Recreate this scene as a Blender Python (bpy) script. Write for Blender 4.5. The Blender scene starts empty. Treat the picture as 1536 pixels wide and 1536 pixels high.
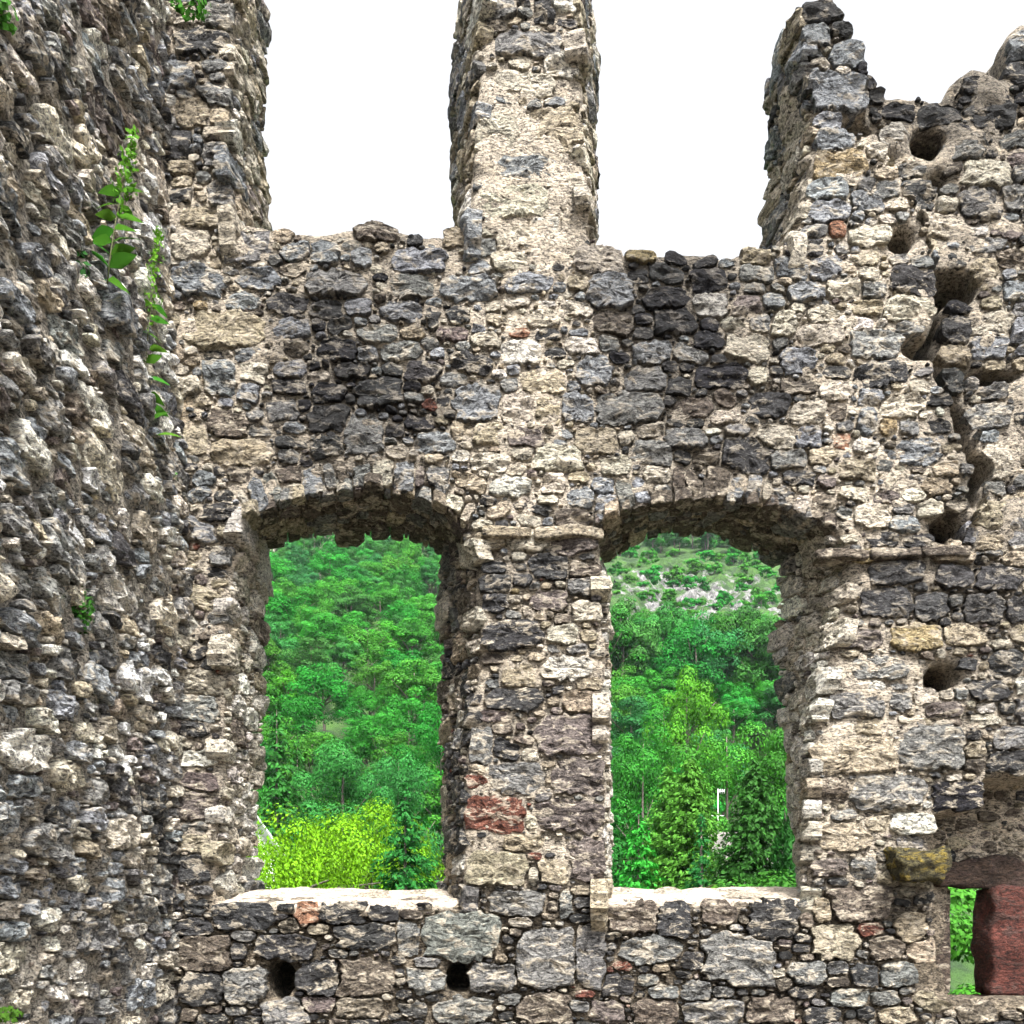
import bpy, math, random
import numpy as np
from mathutils import Vector

R = math.radians
rng = np.random.default_rng(7)
random.seed(7)
scene = bpy.context.scene
col = scene.collection

# ------------------------------------------------------------------ camera, sky, sun, exposure
F, EYE, DW, T = 1536.0, 1.6, 7.0, 0.75      # focal length in photo pixels, eye height, distance of the window wall, its thickness
HX, HY = 768.0, 1380.0                       # vanishing point in the photo
cam_d = bpy.data.cameras.new('camera')
cam = bpy.data.objects.new('camera', cam_d); col.objects.link(cam)
cam.location = (0, 0, EYE); cam.rotation_euler = (R(90), 0, 0)
cam_d.sensor_width = 36; cam_d.lens = 36
cam_d.shift_y = (HY - 768) / 1536
cam_d.clip_start = 0.05; cam_d.clip_end = 3000
scene.camera = cam

SUN_EL, SUN_AZ = 58, 162                     # azimuth clockwise from +Y: bright overcast sky, brightest to the right
w = bpy.data.worlds.new('World'); scene.world = w; w.use_nodes = True
nt = w.node_tree; nt.nodes.clear()
sky = nt.nodes.new('ShaderNodeTexSky'); sky.sky_type = 'NISHITA'; sky.sun_disc = False
sky.sun_elevation = R(SUN_EL); sky.sun_rotation = R(SUN_AZ)
sky.air_density = 1.0; sky.dust_density = 6.0; sky.ozone_density = 1.0
hs = nt.nodes.new('ShaderNodeHueSaturation'); hs.inputs['Saturation'].default_value = 0.12
bg = nt.nodes.new('ShaderNodeBackground'); bg.inputs['Strength'].default_value = 0.06
wo = nt.nodes.new('ShaderNodeOutputWorld')
nt.links.new(sky.outputs[0], hs.inputs['Color']); nt.links.new(hs.outputs[0], bg.inputs[0]); nt.links.new(bg.outputs[0], wo.inputs[0])

sl = bpy.data.lights.new('sun', 'SUN'); sl.energy = 1.5; sl.angle = R(12); sl.color = (1.0, 0.965, 0.91)
so = bpy.data.objects.new('sun', sl); col.objects.link(so)
az, el = R(SUN_AZ), R(SUN_EL)
sdir = Vector((math.sin(az) * math.cos(el), math.cos(az) * math.cos(el), math.sin(el)))
so.rotation_euler = sdir.to_track_quat('Z', 'Y').to_euler()
so.location = (0, -5, 30)
vs = scene.view_settings
vs.view_transform = 'Standard'; vs.look = 'None'; vs.gamma = 1.0; vs.use_curve_mapping = False
vs.exposure = 3.0
scene.cycles.max_bounces = 5; scene.cycles.diffuse_bounces = 3; scene.cycles.transmission_bounces = 2
scene.cycles.use_adaptive_sampling = True; scene.cycles.adaptive_threshold = 0.025
scene.cycles.sample_clamp_indirect = 6

S = DW / F                                   # metres per photo pixel on the wall's front plane
def PX(px): return (np.asarray(px, float) - HX) * S
def PZ(py): return EYE + (HY - np.asarray(py, float)) * S
def at(px, py, d): return Vector(((px - HX) / F * d, d, EYE + (HY - py) / F * d))

# ------------------------------------------------------------------ noise
def _hash(ix, iy, iz, seed):
    h = (ix.astype(np.int64) * 374761393 + iy.astype(np.int64) * 668265263 + iz.astype(np.int64) * 2147483647 + seed * 974634777) & 0x7fffffff
    h = ((h ^ (h >> 13)) * 1274126177) & 0x7fffffff
    h = ((h ^ (h >> 16)) * 2246822519) & 0x7fffffff
    return (h & 0xffff).astype(np.float32) / 32767.5 - 1.0
def vnoise(p, freq, seed=0):
    q = np.asarray(p, np.float64) * freq
    i = np.floor(q).astype(np.int64); f = (q - i).astype(np.float32); f = f * f * (3 - 2 * f)
    r = 0
    for dx in (0, 1):
        wx = f[..., 0] if dx else 1 - f[..., 0]
        for dy in (0, 1):
            wy = f[..., 1] if dy else 1 - f[..., 1]
            for dz in (0, 1):
                wz = f[..., 2] if dz else 1 - f[..., 2]
                r = r + _hash(i[..., 0] + dx, i[..., 1] + dy, i[..., 2] + dz, seed) * wx * wy * wz
    return r
def fbm(p, freq, oct=3, seed=0, gain=0.5):
    r, a = 0, 1.0
    for k in range(oct):
        r = r + a * vnoise(p, freq * (2.03 ** k), seed + k * 17); a *= gain
    return r

# ------------------------------------------------------------------ object helpers
def tag(o, label=None, cat=None, group=None, kind=None):
    if label: o['label'] = label
    if cat: o['category'] = cat
    if group: o['group'] = group
    if kind: o['kind'] = kind
    return o
def empty(name, loc=(0, 0, 0), parent=None):
    o = bpy.data.objects.new(name, None); col.objects.link(o); o.location = loc
    if parent: o.parent = parent
    return o
def mesh_obj(name, verts, faces, mat, parent=None, loc=(0, 0, 0), tint=None, smooth=True):
    me = bpy.data.meshes.new(name)
    verts = np.asarray(verts, np.float32)
    if isinstance(faces, np.ndarray):
        n, k = faces.shape
        me.vertices.add(len(verts)); me.vertices.foreach_set('co', verts.ravel())
        me.loops.add(n * k); me.loops.foreach_set('vertex_index', faces.astype(np.int32).ravel())
        me.polygons.add(n); me.polygons.foreach_set('loop_start', np.arange(0, n * k, k, dtype=np.int32))
        me.update(calc_edges=True)
    else:
        me.from_pydata(verts.tolist(), [], faces); me.update()
    if smooth: me.polygons.foreach_set('use_smooth', np.ones(len(me.polygons), bool))
    if tint is not None:
        t = np.asarray(tint, np.float32)
        if t.ndim == 1: t = np.tile(t, (len(verts), 1))
        if t.shape[1] == 3: t = np.concatenate([t, np.ones((len(t), 1), np.float32)], 1)
        a = me.color_attributes.new('tint', 'FLOAT_COLOR', 'POINT'); a.data.foreach_set('color', t.ravel())
    me.materials.append(mat)
    o = bpy.data.objects.new(name, me); col.objects.link(o); o.location = loc
    if parent: o.parent = parent
    return o
def copy_tree(o, parent=None):
    c = o.copy(); col.objects.link(c); c.parent = parent
    for ch in list(o.children): copy_tree(ch, c)
    return c

# ------------------------------------------------------------------ materials
def new_mat(name):
    m = bpy.data.materials.new(name); m.use_nodes = True
    n = m.node_tree; n.nodes.clear()
    return m, n
def ND(n, t, **kw):
    x = n.nodes.new(t)
    for k, v in kw.items():
        if k in x.inputs.keys() if hasattr(x.inputs, 'keys') else False: x.inputs[k].default_value = v
        else: setattr(x, k, v)
    return x
def ramp(n, src, stops):
    r = n.nodes.new('ShaderNodeValToRGB'); e = r.color_ramp.elements
    e[0].position, e[0].color = stops[0][0], (*[stops[0][1]] * 3, 1)
    e[1].position, e[1].color = stops[1][0], (*[stops[1][1]] * 3, 1)
    for p, c in stops[2:]:
        q = e.new(p); q.color = (c, c, c, 1)
    n.links.new(src, r.inputs[0]); return r.outputs[0]
def noise(n, vec, scale, detail=6, rough=0.6, typ='FBM', dist=0.0):
    x = n.nodes.new('ShaderNodeTexNoise'); x.noise_type = typ
    x.inputs['Scale'].default_value = scale; x.inputs['Detail'].default_value = detail
    x.inputs['Roughness'].default_value = rough; x.inputs['Distortion'].default_value = dist
    n.links.new(vec, x.inputs['Vector']); return x.outputs[0]
def mixc(n, fac, a, b, mode='MIX'):
    x = n.nodes.new('ShaderNodeMix'); x.data_type = 'RGBA'; x.blend_type = mode
    if isinstance(fac, (int, float)): x.inputs[0].default_value = fac
    else: n.links.new(fac, x.inputs[0])
    for v, s in ((a, x.inputs[6]), (b, x.inputs[7])):
        if isinstance(v, tuple): s.default_value = (*v, 1)
        else: n.links.new(v, s)
    return x.outputs[2]
def mth(n, op, a, b):
    x = n.nodes.new('ShaderNodeMath'); x.operation = op
    for v, s in ((a, x.inputs[0]), (b, x.inputs[1])):
        if isinstance(v, (int, float)): s.default_value = v
        else: n.links.new(v, s)
    return x.outputs[0]

def masonry_mat(name, smear=0.7, smear_col=(0.42, 0.37, 0.295), pits=0.43, bump=1.0, fine=1.0, lichen=0.60):
    m, n = new_mat(name)
    geo = n.nodes.new('ShaderNodeNewGeometry')
    mp = n.nodes.new('ShaderNodeMapping'); mp.inputs['Scale'].default_value = (1, 1, 2.0)
    mp.inputs['Rotation'].default_value = (0.12, 0.2, 0.1)
    n.links.new(geo.outputs['Position'], mp.inputs['Vector']); P = mp.outputs[0]
    at_ = n.nodes.new('ShaderNodeAttribute'); at_.attribute_name = 'tint'
    c = at_.outputs['Color']; stain = at_.outputs['Alpha']
    nb_ = noise(n, P, 8, 5, 0.66, dist=0.5)          # broad
    nf = noise(n, P, 30 * fine, 6, 0.74, dist=0.4)   # fine
    # mortar smeared over the stone
    c = mixc(n, ramp(n, nb_, [(0.525, 0), (0.58, smear)]), c, mixc(n, stain, (0.03, 0.03, 0.034), smear_col))
    # tonal mottling
    c = mixc(n, 1.0, c, ramp_rgb(n, nf, [(0.34, (0.42, 0.42, 0.45)), (0.5, (1, 1, 1)), (0.66, (1.8, 1.77, 1.7))]), 'MULTIPLY')
    # pale crust
    c = mixc(n, ramp(n, nf, [(lichen, 0), (lichen + 0.10, 0.8)]), c, mixc(n, stain, (0.10, 0.10, 0.105), (0.58, 0.555, 0.50)))
    # dark pits and weathered cracks
    pt = ramp(n, nf, [(pits - 0.07, 1.0), (pits + 0.01, 0)])
    cr = ramp(n, nb_, [(0.455, 0), (0.475, 1.0), (0.495, 0)])
    dk_ = mth(n, 'MAXIMUM', pt, cr)
    c = mixc(n, mth(n, 'MULTIPLY', dk_, 0.88), c, (0.016, 0.014, 0.014))
    b = n.nodes.new('ShaderNodeBsdfPrincipled'); b.inputs['Roughness'].default_value = 0.93
    b.inputs['Specular IOR Level'].default_value = 0.2
    n.links.new(c, b.inputs['Base Color'])
    h = mth(n, 'ADD', nb_, mth(n, 'MULTIPLY', nf, 0.55)); h = mth(n, 'SUBTRACT', h, mth(n, 'MULTIPLY', dk_, 0.2))
    bp = n.nodes.new('ShaderNodeBump'); bp.inputs['Strength'].default_value = bump; bp.inputs['Distance'].default_value = 0.10
    n.links.new(h, bp.inputs['Height']); n.links.new(bp.outputs[0], b.inputs['Normal'])
    o = n.nodes.new('ShaderNodeOutputMaterial'); n.links.new(b.outputs[0], o.inputs[0])
    return m
def ramp_rgb(n, src, stops):
    r = n.nodes.new('ShaderNodeValToRGB'); e = r.color_ramp.elements
    for k, (p, c) in enumerate(stops):
        q = e[k] if k < 2 else e.new(p)
        q.position = p; q.color = (*c, 1)
    n.links.new(src, r.inputs[0]); return r.outputs[0]
def leaf_mat(name, col_, var=0.35, trans=0.2, rough=0.55, hue=0.02):
    m, n = new_mat(name)
    at_ = n.nodes.new('ShaderNodeAttribute'); at_.attribute_name = 'tint'
    oi = n.nodes.new('ShaderNodeObjectInfo')
    h = n.nodes.new('ShaderNodeHueSaturation')
    mr = n.nodes.new('ShaderNodeMapRange'); mr.inputs[3].default_value = 1 - var; mr.inputs[4].default_value = 1 + var
    n.links.new(oi.outputs['Random'], mr.inputs[0]); n.links.new(mr.outputs[0], h.inputs['Value'])
    mr2 = n.nodes.new('ShaderNodeMapRange'); mr2.inputs[3].default_value = 0.5 + hue; mr2.inputs[4].default_value = 0.5 - hue
    wn = n.nodes.new('ShaderNodeTexWhiteNoise'); wn.noise_dimensions = '1D'; n.links.new(oi.outputs['Random'], wn.inputs['W'])
    n.links.new(wn.outputs['Value'], mr2.inputs[0]); n.links.new(mr2.outputs[0], h.inputs['Hue'])
    n.links.new(mixc(n, 1.0, col_, at_.outputs['Color'], 'MULTIPLY'), h.inputs['Color'])
    c = h.outputs[0]
    b = n.nodes.new('ShaderNodeBsdfPrincipled'); b.inputs['Roughness'].default_value = rough; b.inputs['Specular IOR Level'].default_value = 0.06
    n.links.new(c, b.inputs['Base Color'])
    t = n.nodes.new('ShaderNodeBsdfTranslucent'); n.links.new(c, t.inputs[0])
    mx = n.nodes.new('ShaderNodeMixShader'); mx.inputs[0].default_value = trans
    n.links.new(b.outputs[0], mx.inputs[1]); n.links.new(t.outputs[0], mx.inputs[2])
    o = n.nodes.new('ShaderNodeOutputMaterial'); n.links.new(mx.outputs[0], o.inputs[0])
    return m
def plain_mat(name, c1, c2, scale=8, rough=0.85, bump=0.3, bdist=0.02, metal=0.0):
    m, n = new_mat(name)
    geo = n.nodes.new('ShaderNodeNewGeometry'); P = geo.outputs['Position']
    f = noise(n, P, scale, 8, 0.65)
    c = mixc(n, ramp(n, f, [(0.35, 0), (0.65, 1)]), c1, c2)
    b = n.nodes.new('ShaderNodeBsdfPrincipled'); b.inputs['Roughness'].default_value = rough; b.inputs['Metallic'].default_value = metal
    n.links.new(c, b.inputs['Base Color'])
    bp = n.nodes.new('ShaderNodeBump'); bp.inputs['Strength'].default_value = bump; bp.inputs['Distance'].default_value = bdist
    n.links.new(noise(n, P, scale * 3, 8, 0.7), bp.inputs['Height']); n.links.new(bp.outputs[0], b.inputs['Normal'])
    o = n.nodes.new('ShaderNodeOutputMaterial'); n.links.new(b.outputs[0], o.inputs[0])
    return m

M = {}
M['stone'] = masonry_mat('rubble_stone')
M['mortar'] = masonry_mat('lime_mortar', smear=0.35, smear_col=(0.48, 0.40, 0.30), pits=0.45, bump=1.0, fine=1.3, lichen=0.60)
M['sill'] = masonry_mat('limewashed_sill', smear=0.4, smear_col=(0.52, 0.46, 0.38), pits=0.38, bump=0.6, lichen=0.6)
M['red'] = masonry_mat('red_sandstone', smear=0.75, smear_col=(0.055, 0.035, 0.03), pits=0.43, bump=1.0, lichen=0.72)
M['moss'] = masonry_mat('mossy_stone', smear=0.75, smear_col=(0.17, 0.125, 0.022), pits=0.45, bump=1.0, lichen=0.75)

# ------------------------------------------------------------------ polygons and rasters
def pip(poly, X, Y):
    poly = np.asarray(poly, float); ins = np.zeros(X.shape, bool); j = len(poly) - 1
    for i in range(len(poly)):
        xi, yi = poly[i]; xj, yj = poly[j]
        if yi != yj:
            c = ((yi > Y) != (yj > Y)) & (X < (xj - xi) * (Y - yi) / (yj - yi) + xi)
            ins ^= c
        j = i
    return ins
def P2(pts, d=DW):      # photo pixels at distance d -> metres (x, z)
    p = np.asarray(pts, float)
    return np.stack([(p[:, 0] - HX) / F * d, EYE + (HY - p[:, 1]) / F * d], 1)

# openings: outline on the inner face and on the outer face of the wall
WL_F = P2([(322,1354),(335,1070),(345,850),(368,778),(430,747),(500,735),(570,731),(630,740),(672,762),(706,790),(722,850),(722,1000),(700,1150),(697,1350)])
WL_B = P2([(384,1335),(394,1080),(401,880),(402,817),(450,801),(500,796),(570,795),(610,801),(640,812),(657,822),(660,870),(662,1000),(664,1150),(664,1335)], DW + T)
WR_F = P2([(906,1350),(908,1150),(908,1000),(905,850),(893,785),(930,764),(985,752),(1060,747),(1135,750),(1190,766),(1250,790),(1280,850),(1255,960),(1222,1080),(1212,1180),(1212,1350)])
WR_B = P2([(919,1331),(917,1150),(915,1000),(914,870),(912,832),(940,820),(985,806),(1030,803),(1060,804),(1120,817),(1165,837),(1163,870),(1164,980),(1170,1080),(1178,1180),(1190,1334)], DW + T)
def widen(p, c, kx, up):
    q = p.copy(); q[:, 0] = c + (q[:, 0] - c) * kx; m_ = q[:, 1].mean(); q[:, 1] += np.where(q[:, 1] > m_ + .8, up, 0); return q
WL_B = widen(WL_B, WL_B[:, 0].mean(), 1.055, .055); WR_B = widen(WR_B, WR_B[:, 0].mean(), 1.08, .055)
UL_F = P2([(352,332),(343,200),(352,0),(352,-300),(724,-300),(722,0),(716,180),(702,340),(640,349),(560,331),(500,350),(420,340)])
UL_B = P2([(398,440),(388,230),(400,0),(402,-200),(690,-200),(690,0),(684,180),(692,440),(640,452),(560,436),(500,453),(420,446)], DW + T)
UR_F = P2([(888,372),(872,200),(866,0),(866,-300),(1208,-300),(1202,60),(1224,170),(1217,280),(1187,357),(1130,372),(1080,386),(1030,370),(965,378)])
UR_B = P2([(889,474),(889,200),(886,0),(886,-200),(1166,-200),(1166,40),(1154,150),(1159,280),(1138,440),(1110,474),(1075,484),(1020,474),(960,478)], DW + T)
SKY_R = P2([(1190,-300),(1178,20),(1188,6),(1250,-2),(1268,28),(1285,52),(1298,42),(1308,54),(1300,92),(1320,89),(1345,116),(1430,121),(1440,99),(1470,70),(1492,80),(1508,100),(1528,66),(1526,24),(1545,4),(1640,0),(1640,-300)])
BROKEN = P2([(1296,70),(1312,180),(1345,250),(1392,330),(1412,400),(1408,450),(1405,540),(1440,590),(1472,640),(1490,700),(1480,760),(1452,790),(1442,826),(1660,826),(1660,-60)])
NICHE = P2([(1404,1500),(1401,1222),(1474,1216),(1480,1168),(1640,1160),(1640,1500)])
NICHE_D = 0.52
SLIT = P2([(1426,1500),(1426,1322),(1590,1322),(1590,1500)], DW + NICHE_D)
HOLES = [  # px, py, w, h, depth
    (1355,355,34,40,.62),(1402,192,52,46,.62),(1288,180,58,28,.5),(1450,412,60,46,.62),(1384,516,52,30,.62),(1484,690,32,38,.6),
    (1422,792,48,44,.62),(1414,1016,50,42,.62),(420,1470,44,54,.62),(686,1466,40,48,.62),(1392,1460,32,34,.6),(640,741,28,28,.5),
    (1500,548,96,15,.45),(728,836,26,14,.2),(1420,250,26,24,.45),(1340,215,36,18,.4)]
GAPS = [(1412,432,15,34),(1413,532,15,36)]
def hole_poly(px, py, w_, h_, seed):
    r = np.random.default_rng(seed); n = 7
    a = np.arange(n) / n * 2 * np.pi + r.uniform(-.3, .3, n) + r.uniform(0, .8)
    k = (np.abs(np.cos(a)) ** 3.5 + np.abs(np.sin(a)) ** 3.5) ** (-1 / 3.5) * r.uniform(.85, 1.2, n)
    return P2(np.stack([px + np.cos(a) * k * w_ / 2, py + np.sin(a) * k * h_ / 2], 1))
CRACK = P2([(1398,392),(1410,450),(1398,500),(1406,560),(1430,600),(1440,652),(1464,700),(1452,756),(1478,756),(1490,705),(1470,655),(1466,618),(1440,585),(1424,545),(1420,500),(1428,450),(1424,388)])
HOLE_POLYS = [(CRACK, .71)] + [(hole_poly(a, b, c, d, 11 + i), e) for i, (a, b, c, d, e) in enumerate(HOLES)]
GAP_POLYS = [(hole_poly(a, b, c, d, 90 + i), 2.0) for i, (a, b, c, d) in enumerate(GAPS)]

# ------------------------------------------------------------------ smooth solid from an occupancy grid (surface nets)
def blur(f):
    for ax in range(3):
        g = f.copy()
        s1 = [slice(None)] * 3; s2 = [slice(None)] * 3
        s1[ax] = slice(1, None); s2[ax] = slice(None, -1)
        g[tuple(s1)] += f[tuple(s2)]; g[tuple(s2)] += f[tuple(s1)]
        f = g / 3
    return f
def surface_nets(f, org, cell):
    nx, ny, nz = f.shape
    s = f > 0
    c = [s[i:nx-1+i, j:ny-1+j, k:nz-1+k] for i in (0, 1) for j in (0, 1) for k in (0, 1)]
    cnt = sum(x.astype(np.int8) for x in c)
    act = (cnt > 0) & (cnt < 8)
    idx = np.full(act.shape, -1, np.int32); I = np.argwhere(act); idx[act] = np.arange(len(I))
    acc = np.zeros((len(I), 3)); num = np.zeros(len(I))
    cor = [np.array((i, j, k)) for i in (0, 1) for j in (0, 1) for k in (0, 1)]
    for a in range(8):
        for b in range(a + 1, 8):
            if np.abs(cor[a] - cor[b]).sum() != 1: continue
            va = f[tuple((I + cor[a]).T)]; vb = f[tuple((I + cor[b]).T)]
            m = (va > 0) != (vb > 0)
            t = np.where(m, va / np.where(m, va - vb, 1), 0)
            p = cor[a] + (cor[b] - cor[a]) * t[:, None]
            acc[m] += p[m]; num[m] += 1
    V = (I + acc / num[:, None] ) * cell + np.asarray(org)
    Q = []
    for ax in range(3):
        o1, o2 = [(1, 2), (2, 0), (0, 1)][ax]
        sl0 = [slice(1, -1)] * 3; sl0[ax] = slice(0, -1); sl1 = list(sl0); sl1[ax] = slice(1, None)
        a_, b_ = s[tuple(sl0)], s[tuple(sl1)]
        E = np.argwhere(a_ != b_)
        base = E + 1; base[:, ax] = E[:, ax]
        e1 = np.zeros(3, int); e1[o1] = 1; e2 = np.zeros(3, int); e2[o2] = 1
        q = np.stack([idx[tuple((base - e1 - e2).T)], idx[tuple((base - e2).T)], idx[tuple(base.T)], idx[tuple((base - e1).T)]], 1)
        flip = ~a_[tuple(E.T)]
        q[flip] = q[flip][:, ::-1]
        Q.append(q)
    Q = np.concatenate(Q); Q = Q[(Q >= 0).all(1)]
    return V, Q

# ------------------------------------------------------------------ stains and stone colours
PAL = dict(G=(.185,.185,.18), D=(.055,.055,.057), B=(.215,.228,.245), L=(.47,.43,.355), T=(.35,.30,.22), R=(.17,.065,.045), P=(.15,.124,.116),
           Y=(.31,.245,.14), W=(.58,.555,.50), K=(.022,.022,.028), N=(.135,.112,.09), O=(.26,.13,.08))
def slot(v, a, b, soft): return 1 / (1 + np.exp(-(v - a) / soft)) / (1 + np.exp((v - b) / soft))
def bump2(px, py, cx, cy, rx, ry): return np.exp(-((px - cx) / rx) ** 2 - ((py - cy) / ry) ** 2)
def zone(px, py):       # lasting stains on the wall: black crust below the openings, pale washed mortar between them, plus shade painted into the lower wall
    px = np.asarray(px, float); py = np.asarray(py, float)
    dark = 1.3 * bump2(px, py, 1005, 430, 85, 75) + .55 * bump2(px, py, 560, 610, 170, 60) + .5 * bump2(px, py, 1010, 600, 110, 75) + .35 * bump2(px, py, 470, 470, 90, 50)
    dark = dark + .65 * bump2(px, py, 1400, 890, 150, 60) + .35 * bump2(px, py, 1500, 1010, 80, 130) + .5 * bump2(px, py, 800, 860, 90, 50) + .4 * bump2(px, py, 1340, 130, 160, 70)
    dark = dark + .6 * bump2(px, py, 1235, 30, 70, 60) + .6 * bump2(px, py, 1420, 130, 120, 60) + .45 * bump2(px, py, 1430, 560, 50, 200) + .5 * bump2(px, py, 620, 345, 120, 25) + .45 / (1 + np.exp(-(py - 1345) / 10)) + .3 * bump2(px, py, 1150, 700, 90, 50) + .3 * bump2(px, py, 500, 700, 110, 35)  # lower-wall sigmoid: its own darker tone plus painted shade
    pn = np.clip(.75 + .55 * fbm(np.stack([px * .012, py * .016, px * 0], -1), 1., 3, 55), 0, 1.3)
    dark = dark + pn * (.42 * slot(px, 395, 690, 18) * slot(py, 345, 715, 14) + .45 * slot(px, 888, 1215, 18) * slot(py, 380, 735, 14) + .45 * slot(px, 1330, 1560, 25) * slot(py, -60, 240, 20) + .3 * slot(px, 1400, 1600, 25) * slot(py, 240, 820, 20))
    pale = bump2(px, py, 780, 600, 95, 330) + .9 * bump2(px, py, 1310, 520, 110, 330) + .7 * bump2(px, py, 300, 500, 80, 200) + .6 * bump2(px, py, 790, 200, 90, 160)
    pale = pale + .5 * bump2(px, py, 1270, 1150, 110, 200)
    return np.clip(dark, 0, .92), np.clip(pale, 0, 1)

# ------------------------------------------------------------------ rubble layout
class Patch:
    """A masonry face laid out in metres (u, v): places stones, fits them to each other and builds each as a mesh."""
    def __init__(s, u0, u1, v0, v1, mask, mapf, cell=0.006, seed=1, joint=0.006, depth=0.12):
        s.u0, s.v0, s.cell, s.map, s.joint, s.depth = u0, v0, cell, mapf, joint, depth
        s.nu, s.nv = int((u1 - u0) / cell) + 1, int((v1 - v0) / cell) + 1
        U, V = np.meshgrid(u0 + np.arange(s.nu) * cell, v0 + np.arange(s.nv) * cell, indexing='ij')
        s.inside = mask(U, V) if mask else np.ones(U.shape, bool)
        s.st = []; s.rng = np.random.default_rng(seed); s.occ = ~s.inside
    def add(s, cu, cv, a, b, rot=0., p=3.2, **k):
        s.st.append(dict(u=cu, v=cv, a=a, b=b, rot=rot, p=p, **k)); s._paint(s.st[-1])
    def _win(s, q, grow):
        r = math.hypot(q['a'], q['b']) * grow
        i0, i1 = max(0, int((q['u'] - r - s.u0) / s.cell)), min(s.nu, int((q['u'] + r - s.u0) / s.cell) + 2)
        j0, j1 = max(0, int((q['v'] - r - s.v0) / s.cell)), min(s.nv, int((q['v'] + r - s.v0) / s.cell) + 2)
        if i1 <= i0 or j1 <= j0: return None
        du = (s.u0 + np.arange(i0, i1) * s.cell - q['u'])[:, None]; dv = (s.v0 + np.arange(j0, j1) * s.cell - q['v'])[None, :]
        c, n = math.cos(q['rot']), math.sin(q['rot'])
        x = (du * c + dv * n) / q['a']; y = (-du * n + dv * c) / q['b']
        return (slice(i0, i1), slice(j0, j1)), (np.abs(x) ** q['p'] + np.abs(y) ** q['p']) ** (1 / q['p'])
    def _paint(s, q, k=1.0):
        w_ = s._win(q, 1.05)
        if w_: s.occ[w_[0]] |= w_[1] < k
    def fill(s, sizes, tries, slack=0.9, **kw):
        """sizes: list of (half length min, max, aspect min, max); largest first."""
        for (a0, a1, r0, r1), n in zip(sizes, tries):
            free = np.argwhere(~s.occ[::2, ::2]) * 2
            if not len(free): return
            pick = free[s.rng.integers(0, len(free), n)]
            for (i, j) in pick:
                if s.occ[i, j]: continue
                a = s.rng.uniform(a0, a1); b = a * s.rng.uniform(r0, r1)
                q = dict(u=s.u0 + i * s.cell, v=s.v0 + j * s.cell, a=a, b=b, rot=s.rng.normal(0, .13), p=s.rng.uniform(2.8, 5.5))
                if 'rotf' in kw: q['rot'] += kw['rotf'](q['u'], q['v'])
                w_ = s._win(q, 1.05)
                if w_ is None or (s.occ[w_[0]] & (w_[1] < slack)).any(): continue
                s.st.append(q); s.occ[w_[0]] |= w_[1] < 1.0
    def outlines(s, grow=1.5, overhang=0.015):
        best = np.full((s.nu, s.nv), 9., np.float32); lab = np.full((s.nu, s.nv), -1, np.int32)
        for k, q in enumerate(s.st):
            w_ = s._win(q, 1.6)
            if w_ is None: continue
            d = w_[1].astype(np.float32); b = best[w_[0]]; l = lab[w_[0]]
            m = (d < b) & (d < grow); b[m] = d[m]; l[m] = k
        for k, q in enumerate(s.st):
            size = math.sqrt(q['a'] * q['b'])
            n = 40 if size > .11 else 30 if size > .065 else 20 if size > .035 else 12
            th = np.arange(n) / n * 2 * np.pi; rm = math.hypot(q['a'], q['b']) * 1.6
            rr = np.linspace(0, rm, 56)[1:]
            uu = q['u'] + np.cos(th)[:, None] * rr; vv = q['v'] + np.sin(th)[:, None] * rr
            i = np.clip(np.rint((uu - s.u0) / s.cell).astype(int), 0, s.nu - 1); j = np.clip(np.rint((vv - s.v0) / s.cell).astype(int), 0, s.nv - 1)
            oh = overhang * s.rng.uniform(-.6, 1.3); f = np.clip((rr - oh) / rr, 0, 1)
            i2 = np.clip(np.rint((q['u'] + np.cos(th)[:, None] * rr * f - s.u0) / s.cell).astype(int), 0, s.nu - 1)
            j2 = np.clip(np.rint((q['v'] + np.sin(th)[:, None] * rr * f - s.v0) / s.cell).astype(int), 0, s.nv - 1)
            ok = ((lab[i, j] == k) | ~s.inside[i, j]) & s.inside[i2, j2]
            bad = ~ok; first = np.where(bad.any(1), bad.argmax(1), len(rr)) - 1
            r = np.where(first >= 0, rr[np.maximum(first, 0)], 0.004)
            r = np.minimum(r, 1.65 * np.median(r)); r = np.minimum(r, 1.3 * np.minimum(np.roll(r, 1), np.roll(r, -1)))
            r = r * .7 + .15 * (np.roll(r, 1) + np.roll(r, -1))
            ic, jc = int((q['u'] - s.u0) / s.cell), int((q['v'] - s.v0) / s.cell); e = 7
            edge = q['a'] < .062 and not q.get('name') and not q.get('key') and not s.inside[max(0, ic - e):ic + e, max(0, jc - e):jc + e].all()
            q['th'] = th; q['r'] = np.maximum(r - s.joint * s.rng.uniform(.5, 1.6), .004); q['size'] = 0. if edge else math.sqrt(np.pi) * math.sqrt(np.mean(q['r'] ** 2))
    def geom(s, q, relief=1.0):
        th, r = q['th'], q['r']; n = len(th); g = s.rng
        ss = (1., 1., .84, .42) if n <= 12 else (1., 1., .93, .66, .33) if n <= 20 else (1., 1., .97, .91, .76, .56, .32)
        size = q['size']
        H = relief * (q.get('H') or g.uniform(.018, .038) + .13 * size * g.uniform(.4, 1.2))
        jag = 1 + .05 * g.normal(size=n)
        ct, sn = np.cos(th) * r * jag, np.sin(th) * r * jag
        w2 = 1 + .10 * g.normal(size=(len(ss), n)) * (1 - np.array(ss))[:, None]
        f = np.array(ss)[:, None] * w2
        U = np.append((ct * f).ravel(), 0.); V = np.append((sn * f).ravel(), 0.); E = np.append(np.repeat(ss, n), 0.)
        h = np.full(len(U), H)
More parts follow.
